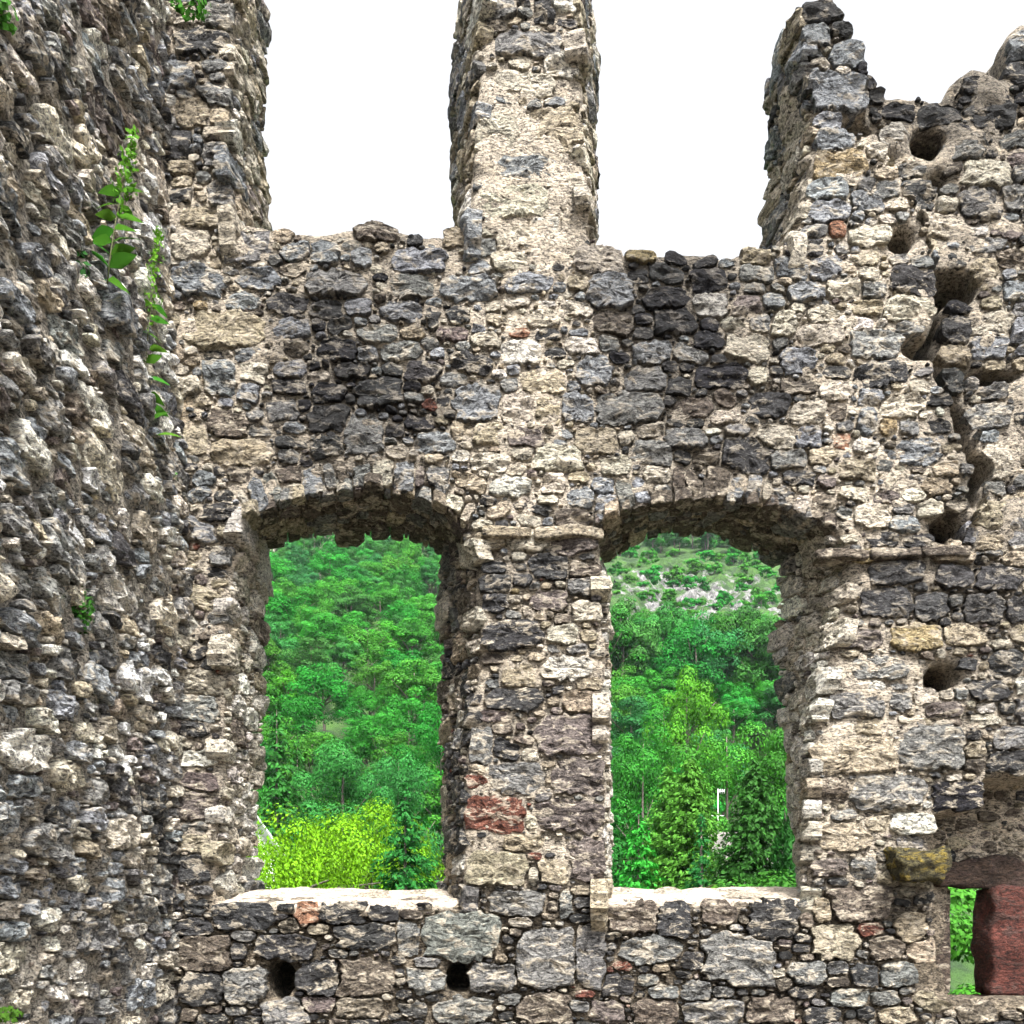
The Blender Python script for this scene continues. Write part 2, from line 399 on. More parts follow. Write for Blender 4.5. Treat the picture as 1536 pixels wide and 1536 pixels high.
        for _ in range(g.integers(4, 8)):             # broken facets
            a = g.uniform(0, 2 * np.pi); sl_ = g.uniform(.15, 1.5) * H / size
            h = np.minimum(h, H * g.uniform(.85, 1.2) - sl_ * (U * math.cos(a) + V * math.sin(a)) - sl_ * size * g.uniform(0, .3))
        h = h - H * .25 * np.clip((E - .9) / .1, 0, 1) ** 2
        p = np.stack([(U + q['u']) * .75, (V + q['v']) * 1.4, np.full(len(U), q['u'] * 3.7 + q['v'] * 1.3)], 1)
        return U, V, E, h, p, len(ss)
    def finish(s, q, G, nz, rough):
        U, V, E, h, p, rings = G; n = len(q['th'])
        h = h + rough * (.010 + .07 * min(q['size'], .16)) * nz * np.where(E > .99, .5, 1)
        h = np.maximum(h, -.02); h[:n] = -s.depth
        U[:n] *= .96; V[:n] *= .96
        W = s.map(U + q['u'], V + q['v'], h + q.get('lift', 0))
        i = np.arange(n); i1 = (i + 1) % n
        quads = np.concatenate([np.stack([k * n + i, k * n + i1, (k + 1) * n + i1, (k + 1) * n + i], 1) for k in range(rings - 1)])
        return W, quads, np.stack([(rings - 1) * n + i, (rings - 1) * n + i1, np.full(n, rings * n)], 1)

def build_stones(patch, parent, mats, keep, colour, fill_name='small_stones', relief=1.0, rough=1.0, sub=None, only=None):
    """The `keep` largest stones become parts of their own; the rest are joined into one part."""
    order = sorted([k for k in range(len(patch.st)) if patch.st[k]['size'] > .009], key=lambda k: -patch.st[k]['size'])
    jV, jF, jT, off = [], [], [], 0
    flip = patch_flip(patch)
    G = [patch.geom(patch.st[k], relief) for k in order]
    p = np.concatenate([x[4] for x in G]); cut = np.cumsum([0] + [len(x[4]) for x in G])
    nz = fbm(p, 8, 2, 3, .6) + .9 * (.45 - np.abs(vnoise(p, 17, 21))) + .6 * (.45 - np.abs(vnoise(p, 37, 23)))
    for rk, k in enumerate(order):
        q = patch.st[k]
        W, quads, tris = patch.finish(q, G[rk], nz[cut[rk]:cut[rk + 1]], rough)
        if flip: quads, tris = quads[:, ::-1], tris[:, ::-1]
        c = colour(q); mat = q.get('mat')
        if q.get('name') or mat or rk < keep:
            ctr = W.mean(0)
            mesh_obj(q.get('name') or 'stone', W - ctr, quads.tolist() + tris.tolist(), M[mat or 'stone'], q.get('parent') or parent, ctr, c, smooth=SMOOTH)
        else:
            jV.append(W); jF += (quads + off).tolist() + (tris + off).tolist(); jT.append(np.tile(c, (len(W), 1))); off += len(W)
    if jV:
        o = mesh_obj(fill_name, np.concatenate(jV), jF, M['stone'], parent, tint=np.concatenate(jT), smooth=SMOOTH); o['kind'] = 'stuff'
SMOOTH = False
def patch_flip(p):
    u, v = p.u0 + p.nu * p.cell / 2, p.v0 + p.nv * p.cell / 2
    A = p.map(np.array([u, u + .01, u, u]), np.array([v, v, v + .01, v]), np.array([0, 0, 0, .01]))
    return np.dot(np.cross(A[1] - A[0], A[2] - A[0]), A[3] - A[0]) < 0

def jitter_col(c, g, amt=.16):
    return np.clip(np.asarray(c) * (1 + g.normal(0, amt)) * (1 + g.normal(0, .014, 3)), .01, .85)
def pick(g, table):
    ks = list(table); p = np.array([table[k] for k in ks], float)
    return PAL[ks[g.choice(len(ks), p=p / p.sum())]]

# ================================================================== the window wall
wall = empty('window_wall', (0.5, DW, 0))
tag(wall, 'ruined grey rubble wall with two arched windows below and two open gaps above', 'wall', kind='thing')
WORG = Vector((0.5, DW, 0))
def front_y(x, z):      # facing lost at the broken end: the rubble core lies deeper
    b = pip(BROKEN, x, z)
    return np.where(b, .13, 0.)

CELL = 0.024
x0, x1, z0, z1 = -2.75, 3.95, -.15, 8.55
ys = np.arange(DW - .08, DW + T + .10, CELL)
gx, gz = np.arange(x0, x1, CELL), np.arange(z0, z1, CELL)
GX, GZ = np.meshgrid(gx, gz, indexing='ij')
occ = np.zeros((len(gx), len(ys), len(gz)), np.float32)
wob = .025 * fbm(np.stack([GX, GZ, GX * 0], -1), 1.3, 3, 5)
border = (GX > x0 + .06) & (GX < x1 - .06) & (GZ > z0 + .06) & (GZ < z1 - .06)
jx = GX + .02 * fbm(np.stack([GX, GZ, GX * 0 + 3], -1), 6, 2, 8); jz = GZ + .02 * fbm(np.stack([GX, GZ, GX * 0 + 9], -1), 6, 2, 9)
brk = pip(BROKEN, jx, jz); skyr = pip(SKY_R, jx, jz); nich = pip(NICHE, GX, GZ); slit = pip(SLIT, GX, GZ)
hp = [(pip(p, GX, GZ), d) for p, d in HOLE_POLYS + GAP_POLYS]
for k, y in enumerate(ys):
    t = np.clip((y - DW) / T, -.2, 1.2); d = y - DW
    fm = .011 + .024 / (1 + np.exp((GZ - float(PZ(1345))) / .05)) + .013 * fbm(np.stack([GX, GZ, GX * 0 + 40], -1), 1.6, 3, 77) + .4 * wob - .016 * zone(GX / S + HX, HY - (GZ - EYE) / S)[1] + np.where(brk, .13 + .05 * fbm(np.stack([GX, GZ, GX * 0 + 20], -1), 3, 3, 12), 0) if k == 0 else fm
    s_ = border & (d > fm) & (d < T)
    for a, b in ((WL_F, WL_B), (WR_F, WR_B), (UL_F, UL_B), (UR_F, UR_B)):
        s_ &= ~pip(a * (1 - t) + b * t, jx, jz)
    s_ &= ~skyr
    if d < NICHE_D: s_ &= ~nich
    s_ &= ~slit | (d < NICHE_D - .1)
    for m_, dd in hp:
        if d < dd: s_ &= ~m_
    occ[:, k, :] = s_
fld = blur(blur(occ)) - .57
V, Q = surface_nets(fld, (x0, ys[0], z0), CELL)
nrm_n = fbm(V, 7, 4, 2, .6)
V = V + np.stack([.010 * nrm_n, .016 * fbm(V, 9, 4, 31, .62), .010 * fbm(V, 8, 3, 41)], 1)
vpx, vpy = V[:, 0] / S + HX, HY - (V[:, 2] - EYE) / S
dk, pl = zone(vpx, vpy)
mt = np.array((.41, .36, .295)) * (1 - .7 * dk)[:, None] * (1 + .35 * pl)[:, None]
low = 1 / (1 + np.exp(-(vpy - 1345) / 14)); mt = mt * (1 - low[:, None]) + np.array((.14, .115, .085)) * low[:, None]  # lower mortar browner, and darkened in colour for shade as well
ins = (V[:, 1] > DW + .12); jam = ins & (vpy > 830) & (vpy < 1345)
mt[jam] = np.array((.52, .45, .36))  # reveal mortar kept pale; outside light painted into its colour
og = bump2(vpx, vpy, 268, 590, 28, 60)[:, None] * .4; mt = mt * (1 - og) + np.array((.42, .26, .07)) * og
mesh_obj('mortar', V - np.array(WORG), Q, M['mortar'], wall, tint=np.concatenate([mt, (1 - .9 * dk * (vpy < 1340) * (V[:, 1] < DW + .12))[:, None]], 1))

# ---- stones of the inner face, the ones the photograph singles out first (centre, size in photo pixels, colour)
KEY = """750 13 45 27 G;793 66 118 37 G;842 101 47 33 W;816 20 30 33 D;790 125 130 34 L;747 200 62 58 L;827 197 74 62 T;793 255 140 40 B;770 305 100 44 L;862 322 40 60 L
564 343 88 37 N;649 347 27 37 G;686 355 47 34 T;630 393 118 34 B;542 387 30 25 B;505 425 105 38 G;620 430 71 34 G;701 435 85 37 B;537 460 41 28 B;601 467 61 28 B;649 477 20 34 D;690 474 34 28 D
832 372 61 40 L;764 393 54 27 L;915 438 64 50 B;749 479 78 18 T;816 480 51 20 L;779 500 44 12 O;962 382 51 24 Y;568 502 54 30 G;783 529 61 37 W;728 511 48 20 L;814 573 63 37 T;717 605 68 54 B;774 613 47 44 L
823 615 37 40 T;866 613 47 37 B;891 558 51 40 B;945 612 98 47 G;969 571 64 34 G;981 529 54 30 B;546 654 58 57 G;693 647 34 30 T;732 652 44 34 T;789 656 51 27 P;735 693 64 27 L;837 690 71 34 L
767 730 68 27 W;832 725 34 30 L;867 715 37 17 T;821 750 54 14 L;645 608 22 14 R;822 850 56 32 D;745 876 37 27 D;742 852 38 18 D;744 904 34 29 D;784 869 27 20 D;823 901 51 30 P;874 879 44 27 G
769 952 85 44 D;843 953 44 27 L;850 1003 95 32 W;879 918 40 30 L;771 1050 88 34 D;869 1052 54 32 T;742 1073 51 19 P;852 1103 95 59 P;776 1168 78 47 G;867 1165 71 54 P;742 1221 91 51 R;854 1223 98 47 P
784 1265 122 24 T;745 1303 91 49 T;833 1307 46 34 T;877 1289 54 62 P;796 1233 17 20 L;800 1314 17 27 L;722 1118 34 50 G;774 1354 88 34 G;683 1350 70 30 D;849 1355 20 41 G;693 1404 115 71 G;823 1436 91 88 G;884 1434 50 91 G
781 1384 47 15 L;949 1374 71 50 N;1012 1380 50 54 D;975 1426 92 40 G;546 1405 91 40 D;612 1407 34 51 G;544 1465 90 57 N;637 1471 50 37 G;640 1444 51 18 G;742 1466 64 44 G;695 1516 96 40 G
935 1448 30 15 R;878 1491 35 12 R;997 1488 41 24 G;911 1518 51 34 P;985 1518 64 36 N;540 1511 90 28 N;818 1512 70 45 N;365 1366 88 58 D;294 1361 34 24 D;290 1391 51 25 D;303 1431 81 49 N;357 1427 24 30 D
428 1421 98 36 D;303 1483 64 47 D;364 1478 58 51 G;482 1466 68 49 D;427 1521 68 36 G;462 1368 37 37 O;429 1360 28 18 D;514 1370 77 38 D;479 1508 58 24 P;292 1241 44 17 G;292 1265 44 28 T;289 1305 40 44 D
330 568 51 54 B;371 588 30 27 B;437 663 47 22 D;361 680 85 40 T;291 659 41 47 T;305 718 32 24 B;286 366 58 47 L;305 327 88 30 T;367 372 78 47 G;389 420 61 27 B;445 377 44 24 B;430 455 54 30 D;490 464 50 28 D
364 452 51 24 B;335 496 128 52 T;302 62 90 37 D;322 142 42 34 G;290 169 48 41 T;327 176 28 27 T;322 203 36 22 N;267 218 36 44 D;322 233 34 34 G;271 253 44 19 T;272 273 44 15 T;271 293 34 24 D;332 293 34 48 G;328 25 40 37 G
1251 137 125 51 B;1275 80 50 34 B;1229 20 70 30 D;1253 212 60 27 B;1262 247 74 34 Y;1246 285 50 30 B;1246 317 61 30 B;1256 345 27 27 O;1236 403 47 34 B;1299 389 37 20 T;1212 437 54 27 B;1063 459 47 37 W;1121 459 41 30 P
1265 433 51 27 L;1368 421 66 37 D;1362 463 70 34 L;1366 492 60 18 G;1197 541 51 34 B;1253 586 41 30 L;1302 632 30 34 B;1333 640 30 24 Y;1261 661 24 19 O;1378 679 61 40 B;1329 746 44 19 P;1307 774 54 34 L;1405 729 41 24 T
1255 618 30 27 N;1106 647 44 17 G;1156 608 58 40 D;1040 613 58 30 N;1182 691 54 24 G;1345 859 108 34 D;1432 864 54 37 D;1498 867 64 37 D;1331 904 81 44 D;1396 910 49 41 D;1476 913 61 41 D;1526 915 34 40 D
1290 960 88 27 P;1375 957 75 41 Y;1444 954 58 34 T;1510 991 47 34 D;1320 1002 110 36 G;1288 1058 80 37 G;1351 1052 41 30 G;1414 1065 64 24 P;1482 1036 51 34 D;1294 1092 108 24 T;1398 1121 96 66 G;1280 1134 126 54 T
1332 1188 114 50 G;1441 1192 88 42 K;1510 1143 47 30 D;1370 1236 60 32 W;1366 1264 51 20 G;1263 1256 84 45 T;1295 1302 37 30 G;1288 1356 105 50 N;1366 1390 44 44 T;1161 1380 74 56 D;1080 1372 54 32 N;1106 1439 110 68 G
1041 1441 37 30 D;1253 1412 68 54 T;1329 1422 51 34 N;1390 1427 58 30 T;1212 1459 54 34 G;1297 1463 41 34 D;1349 1461 50 37 G;1425 1466 34 27 P;1046 1488 47 30 G;1070 1518 95 38 G;1156 1516 71 40 N;1275 1496 58 27 G
1326 1497 40 22 G;1205 1488 47 17 D;1346 1524 58 25 T;1404 1500 66 28 T;1234 1522 64 24 D;1466 1520 60 26 N;1235 1365 30 40 T
1460 200 60 40 G;1491 239 72 40 L;1385 274 54 50 D;1330 285 34 24 G;1500 150 70 44 D;1420 150 60 34 D;1490 390 44 40 T;1445 375 30 34 D;1500 470 60 40 L;1450 480 40 40 D;1440 555 30 40 D;1500 610 60 40 G;1510 680 50 50 L;1500 760 60 40 T"""
fr = Patch(-2.45, 3.62, .35, 8.3, lambda U, V: ~(pip(WL_F, U, V) | pip(WR_F, U, V) | pip(UL_F, U, V) | pip(UR_F, U, V) | pip(SKY_R, U, V) | pip(NICHE, U, V)
           | np.logical_or.reduce([pip(p, U, V) for p, _ in HOLE_POLYS + GAP_POLYS])),
           lambda u, v, h: np.stack([u, DW + front_y(u, v) - h, v], 1), seed=3, joint=.007, depth=.16)
# the two window arches: stones set on edge along each curve
arches = []
for crown, nm in ((WL_F[3:10], 0), (WR_F[4:11], 1)):
    a = empty('window_arch', (crown[:, 0].mean() - WORG.x, 0, crown[:, 1].mean()), wall); arches.append(a)
    seg = np.linalg.norm(np.diff(crown, axis=0), axis=1); L = np.concatenate([[0], np.cumsum(seg)]); t = .03; g = fr.rng
    while t < L[-1] - .03:
        wd = g.uniform(.045, .15); tm = t + wd / 2
        c = np.array([np.interp(tm, L, crown[:, 0]), np.interp(tm, L, crown[:, 1])]); cx = crown[:, 0].mean()
        tilt = (c[0] - cx) * .42 + g.normal(0, .09); ln = g.uniform(.11, .27)
        nr = np.array([math.sin(tilt), math.cos(tilt)])
        m_ = c + nr * (ln / 2 - g.uniform(0, .012))
        fr.add(m_[0], m_[1], wd / 2 * .97, ln / 2, rot=-tilt, p=4.5, name='voussoir', ai=nm, key=None, H=g.uniform(.015, .05))
        t += wd + g.uniform(.006, .02)
for row in KEY.replace('\n', ';').split(';'):
    px, py, w_, h_, c = row.split(); px, py, w_, h_ = map(float, (px, py, w_, h_))
    fr.add(PX(px), PZ(py), w_ * S * .5, h_ * S * .5, rot=fr.rng.normal(0, .05), p=fr.rng.uniform(2.6, 4.2), key=c)
# the stones lying on the broken crest and along the bottoms of the open gaps
fr.fill([(.10, .17, .4, .7), (.065, .11, .4, .8), (.04, .07, .4, .85), (.024, .042, .4, .9), (.014, .026, .45, .9)], [2500, 7000, 12000, 9000, 3500])
fr.outlines()
T_MID = dict(G=3, B=3, D=1.6, L=2, T=1.6, P=.5, N=1, W=.35)
T_LOW = dict(G=3.5, D=3.4, N=2.4, T=1.2, P=1, L=.7, R=.25, B=.4)
T_PIER = dict(G=2, D=2, L=2, T=2.4, P=1.4, N=1, W=.5, R=.2)
T_PALE = dict(L=4, T=3, W=1.2, B=1.6, G=1.6, N=.4, Y=.25, P=.25)
T_JAMB = dict(L=4, T=1., W=7, P=.4, G=.6, N=.2, Y=.15)  # pale reveal stones, raised further to stand in for daylight on them
def front_colour(q):
    g = fr.rng; px, py = q['u'] / S + HX, HY - (q['v'] - EYE) / S
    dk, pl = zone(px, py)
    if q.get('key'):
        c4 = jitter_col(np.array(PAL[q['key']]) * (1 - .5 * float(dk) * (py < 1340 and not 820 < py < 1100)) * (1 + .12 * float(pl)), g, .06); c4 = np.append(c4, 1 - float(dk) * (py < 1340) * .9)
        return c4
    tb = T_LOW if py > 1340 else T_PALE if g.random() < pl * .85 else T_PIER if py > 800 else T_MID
    if g.random() < (float(dk) - .35) * 1.6 and py < 1340: tb = dict(K=2, D=3, B=.4)
    c = np.array(pick(g, tb))
    pass
    if q.get('name') == 'voussoir': c = np.array(pick(g, dict(G=3, L=2.5, B=2, P=.6, N=1)))
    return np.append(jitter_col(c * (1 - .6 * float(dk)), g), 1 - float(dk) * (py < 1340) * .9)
for q in fr.st:
    if q.get('name') == 'voussoir': q['parent'] = arches[q['ai']]
_f0 = fr.map
fr.map = lambda u, v, h: _f0(u, v, h) - np.array(WORG)
for a in arches: a.location = (0, 0, 0)
build_stones(fr, wall, M, 225, front_colour, 'small_facing_stones', .52)

# ---- reveals of the openings
def edge_fn(poly, ids):
    e = np.array([poly[i] for i in ids]); o = np.argsort(e[:, 1]); e = e[o]
    return lambda z: np.interp(z, e[:, 1], e[:, 0])
def jamb(polyF, polyB, ids, side, zlo, zhi, seed, keep, table, dark=0., joint=.006, name='window_jamb', relief=.6):
    """side: +1 when the face looks towards +x."""
    xf, xb = edge_fn(polyF, ids), edge_fn(polyB, ids)
    def mp(u, v, h):
        t = u / T
        x = xf(v) * (1 - t) + xb(v) * t
        ang = np.arctan2(xb(v) - xf(v), T)
        return np.stack([x + side * h * np.cos(ang), DW + u - side * h * np.sin(ang), v], 1) - np.array(WORG)
    p = Patch(.10, T + .02, zlo, zhi, None, mp, seed=seed, joint=joint, depth=.10)
    p.fill([(.11, .17, .4, .7), (.07, .11, .4, .8), (.04, .07, .4, .85), (.024, .04, .45, .9), (.014, .024, .5, .9)], [500, 1400, 2400, 1500, 600])
    p.outlines(overhang=.018)
    for q in p.st: q['lift'] = .012
    part = empty(name, (0, 0, 0), wall)
    build_stones(p, part, M, keep, lambda q: jitter_col(np.array(q['c'] if 'c' in q else pick(p.rng, table)) * (1 - dark), p.rng), 'small_jamb_stones', relief)
    return p
zs, zt = float(PZ(1346)), float(PZ(800))
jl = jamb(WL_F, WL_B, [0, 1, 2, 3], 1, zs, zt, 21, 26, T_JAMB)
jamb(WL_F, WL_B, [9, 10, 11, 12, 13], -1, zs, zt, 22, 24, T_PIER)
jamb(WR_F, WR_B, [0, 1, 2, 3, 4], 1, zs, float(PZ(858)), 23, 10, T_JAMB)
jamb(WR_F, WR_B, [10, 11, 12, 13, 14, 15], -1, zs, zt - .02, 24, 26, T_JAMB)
zu, zv = float(PZ(345)), 8.3
jamb(UL_F, UL_B, [0, 1, 2, 3], 1, zu, zv, 25, 12, T_PALE, name='gap_reveal')
jamb(UL_F, UL_B, [4, 5, 6, 7], -1, zu, zv, 26, 12, T_PALE, name='gap_reveal')
jamb(UR_F, UR_B, [0, 1, 2, 3], 1, zu - .1, zv, 27, 8, T_PALE, name='gap_reveal')
jamb(UR_F, UR_B, [4, 5, 6, 7, 8], -1, zu - .1, float(PZ(0)), 28, 16, dict(B=4, L=3, G=2, D=1, T=1), name='gap_reveal')
# undersides of the arches
def soffit(cF, cB, seed):
    LF = np.concatenate([[0], np.cumsum(np.linalg.norm(np.diff(cF, axis=0), axis=1))]); LF /= LF[-1]; W_ = 1.75
    def mp(u, v, h):
        s_, t = u / W_, v / T
        a = np.stack([np.interp(s_, LF, cF[:, 0]), np.interp(s_, LF, cF[:, 1])], 1); b = np.stack([np.interp(s_, LF, cB[:, 0]), np.interp(s_, LF, cB[:, 1])], 1)
        c = a * (1 - t)[:, None] + b * t[:, None]
        return np.stack([c[:, 0], DW + v, c[:, 1] - h], 1) - np.array(WORG)
    p = Patch(0, W_, .05, T + .02, None, mp, seed=seed, joint=.006, depth=.08)
    p.fill([(.05, .09, .9, 2.2), (.03, .055, .7, 1.6), (.018, .03, .6, 1.)], [900, 2200, 3000]); p.outlines()
    for q in p.st: q['lift'] = .015
    part = empty('arch_soffit', (0, 0, 0), wall)
    build_stones(p, part, M, 14, lambda q: jitter_col(pick(p.rng, dict(N=4, T=2, G=2, P=1)), p.rng), 'small_soffit_stones', .35, .6)
soffit(WL_F[3:10], WL_B[3:10], 31); soffit(WR_F[4:11], WR_B[4:11], 32)

# ---- limewashed window sills: uneven slabs sloping inwards
def slab(x_a, x_b, yf, yb, seed, parent):
    g = np.random.default_rng(seed); nx, ny = 34, 14
    u, v = np.meshgrid(np.linspace(0, 1, nx), np.linspace(0, 1, ny), indexing='ij')
    fx = x_a[0] + (x_b[0] - x_a[0]) * u; bx_ = x_a[1] + (x_b[1] - x_a[1]) * u
    X = fx * (1 - v) + bx_ * v; Y = DW + .02 + (T - .03) * v
    Z = yf + (yb - yf) * v
    P_ = np.stack([X, Y, Z], -1)
    Z = Z + .018 * fbm(P_, 3.5, 3, seed) + .006 * fbm(P_, 18, 2, seed + 4); Y = Y - .05 * np.clip(fbm(P_[..., [0, 0, 2]], 4, 3, seed + 9), -.5, 1) * (v < .05)
    top = np.stack([X, Y, Z], -1).reshape(-1, 3); bot = top.copy(); bot[:, 2] -= .09
    Vv = np.concatenate([top, bot]) - np.array(WORG); N = nx * ny; Fc = []
    for i in range(nx - 1):
        for j in range(ny - 1):
            a = i * ny + j; Fc += [(a, a + ny, a + ny + 1, a + 1), (N + a, N + a + 1, N + a + ny + 1, N + a + ny)]
    for i in range(nx - 1):
        a = i * ny; b = a + ny - 1; Fc += [(a, N + a, N + a + ny, a + ny), (b, b + ny, N + b + ny, N + b)]
    for j in range(ny - 1):
        a = j; b = (nx - 1) * ny + j; Fc += [(a, a + 1, N + a + 1, N + a), (b, N + b, N + b + 1, b + 1)]
    return mesh_obj('window_sill', Vv, Fc, M['sill'], parent, tint=(.40, .345, .28))
def zb(py): return float(EYE + (HY - py) / F * (DW + T))
slab((float(PX(322)), float(WL_B[0, 0]) - .04), (float(PX(698)), float(WL_B[-1, 0]) + .04), float(PZ(1352)), zb(1334), 5, wall)
slab((float(PX(905)), float(WR_B[0, 0]) - .04), (float(PX(1216)), float(WR_B[-1, 0]) + .04), float(PZ(1349)), zb(1332), 6, wall)

# ---- the niche with its narrow slit window framed in red stone
def rough_box(name, c, dims, mat, parent, tint, seed, n=7, amp=.012, taper=0.):
    V_, F_ = [], []
    for ax in range(3):
        for sg in (-1, 1):
            o = len(V_); a, b = [k for k in range(3) if k != ax]
            for i in range(n):
                for j in range(n):
                    p = [0, 0, 0]; p[ax] = sg; p[a] = -1 + 2 * i / (n - 1); p[b] = -1 + 2 * j / (n - 1); V_.append(p)
            for i in range(n - 1):
                for j in range(n - 1):
                    q = [o + i * n + j, o + (i + 1) * n + j, o + (i + 1) * n + j + 1, o + i * n + j + 1]
                    F_.append(q if (sg > 0) != (ax == 1) else q[::-1])
    V_ = np.array(V_, float)
    r = np.abs(V_); e = np.sort(r, 1)[:, 1]          # rounded arrises
    V_ = V_ * (1 - .06 * np.clip((e - .6) / .4, 0, 1) ** 2)[:, None]
    V_[:, 0] *= 1 + taper * V_[:, 2]
    V_ = V_ * np.asarray(dims) / 2
    P_ = V_ + np.asarray(c)
    V_ = V_ + amp * np.stack([fbm(P_, 5, 4, seed), fbm(P_, 5, 4, seed + 1), fbm(P_, 5, 4, seed + 2)], 1)
    import bmesh
    o = mesh_obj(name, V_, F_, mat, parent, Vector(c) - (WORG if parent else Vector()), tint)
    bm = bmesh.new(); bm.from_mesh(o.data); bmesh.ops.remove_doubles(bm, verts=bm.verts, dist=.004); bmesh.ops.recalc_face_normals(bm, faces=bm.faces)
    for f in bm.faces: f.smooth = True
    bm.to_mesh(o.data); bm.free()
    return o
sw = empty('slit_window', (0, 0, 0), wall)
yb = DW + NICHE_D
def nx_(px, d): return (px - HX) / F * d
def nz_(py, d): return EYE + (HY - py) / F * d
zl, zh = nz_(1494, yb), nz_(1330, yb)
rough_box('jamb', ((nx_(1489, yb - .15) + 4.0) / 2, yb + .02, (zl + zh) / 2), (4.0 - nx_(1489, yb - .15), .34, zh - zl), M['red'], sw, (.10, .034, .026), 5, 20, .03, -.035)
rough_box('jamb', (nx_(1414, yb), yb + .12, (zl + zh) / 2), (.12, .24, zh - zl), M['stone'], sw, (.10, .075, .06), 6, 10)
rough_box('lintel', (nx_(1500, yb), yb + .06, zh + .10), (1.0, .30, .20), M['red'], sw, (.06, .04, .03), 7, 18, .04)
rough_box('sill', (nx_(1490, yb), yb - .04, zl - .035), (.80, .42, .07), M['red'], sw, (.19, .095, .08), 8, 12, .01)
# small stones of the niche's back wall
nb = Patch(float(nx_(1408, yb)), 3.75, zh + .2, nz_(1180, yb), None, lambda u, v, h: np.stack([u, yb - h, v], 1) - np.array(WORG), seed=51, depth=.1)
nb.fill([(.06, .12, .4, .8), (.03, .06, .4, .9), (.016, .03, .5, .9)], [300, 900, 1500]); nb.outlines()
nbp = empty('niche_back', (0, 0, 0), wall)
build_stones(nb, nbp, M, 14, lambda q: jitter_col(pick(nb.rng, dict(N=4, T=2, D=1, P=1.2)), nb.rng), 'small_niche_stones', .8)  # dark mix puts some of the recess's shade into the stone colour
# mossy corbel and the string course
rough_box('corbel', (float(PX(1368)), DW - .08, float(PZ(1300))), (.27, .36, .20), M['moss'], wall, (.08, .07, .035), 9, 16, .06)
for (pa, pb, py, hh) in ((722, 800, 803, 16), (803, 900, 802, 17), (1222, 1300, 836, 15), (1303, 1378, 832, 16), (1381, 1452, 831, 15)):
    rough_box('ledge_stone', (float(PX((pa + pb) / 2)), DW + .02, float(PZ(py))), ((pb - pa) * S, .17, hh * S), M['stone'], wall, jitter_col(PAL['N' if pa > 1000 else 'T'], fr.rng, .1), int(pa), 7, .018)

# ================================================================== the side wall
XS = float(PX(262))
side = empty('side_wall', (XS, 5, 0)); SORG = np.array((XS, 5, 0))
tag(side, 'rough side wall of protruding grey stones with plants growing from it', 'wall', kind='thing')
def bulge(z, y):
    py = HY - (z - EYE) / S
    b = np.interp(py, [-400, 0, 300, 550, 800, 1000, 1300, 1600], [-.05, -.055, -.06, 0, .10, .06, .0, 0.])
    return b + .035 * np.sin(z * 2.1 + y * 1.7) * np.clip((6.9 - y), 0, 1)
cell = .034
gx, gy, gz = np.arange(XS - .42, XS + .26, cell), np.arange(1.9, DW + .12, cell), np.arange(-.12, 8.6, cell)
GX, GY, GZ = np.meshgrid(gx, gy, gz, indexing='ij')
Pn = np.stack([GX[0] * 0, GY[0], GZ[0]], -1)
surf = XS + bulge(GZ[0], GY[0]) - .020 + .016 * fbm(Pn, 2.2, 3, 61)
f = np.clip((surf[None] - GX) / cell, -1, 1)
f = np.minimum(f, np.clip((GX - (XS - .36)) / cell, -1, 1)); f = np.minimum(f, np.clip((GZ + .05) / cell, -1, 1)); f = np.minimum(f, np.clip((8.52 - GZ) / cell, -1, 1)); f = np.minimum(f, np.clip((GY - 1.98) / cell, -1, 1)); f = np.minimum(f, np.clip((DW + .05 - GY) / cell, -1, 1))
V, Q = surface_nets(f.astype(np.float32) + 1e-4, (gx[0], gy[0], gz[0]), cell)
V = V + np.stack([.022 * fbm(V, 9, 4, 71, .62), .008 * fbm(V, 8, 3, 72), .012 * fbm(V, 8, 3, 73)], 1)
mesh_obj('mortar', V - SORG, Q, M['mortar'], side, tint=np.array((.34, .31, .265)) * (1 + .15 * fbm(V, .8, 2, 77))[:, None])
lw = Patch(3.2, DW - .01, .3, 8.35, None, lambda u, v, h: np.stack([XS + bulge(v, u) + h, u, v], 1) - SORG, cell=.007, seed=9, joint=.006, depth=.12)
lw.fill([(.13, .28, .2, .38), (.085, .16, .22, .42), (.05, .095, .28, .6), (.026, .045, .4, .9), (.016, .028, .45, .9)], [2200, 5000, 7000, 4000, 1200])
lw.outlines()
for q in lw.st:
    q['lift'] = float(lw.rng.normal(.004, .012)) if q['a'] > .045 else 0
T_SIDE = dict(G=3.4, B=2.6, L=2., D=1., P=.5, N=.4, W=2.6, T=.4)
def side_colour(q):
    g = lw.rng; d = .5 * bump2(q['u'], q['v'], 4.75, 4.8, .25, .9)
    return jitter_col(np.array(pick(g, T_SIDE)) * (1 - d) * (1.55 if q['v'] > 2 else 1.3), g)  # stones lightened in colour, more so higher up, to stand for missing sunlight
build_stones(lw, side, M, 300, side_colour, 'small_facing_stones', .6, 1.5)

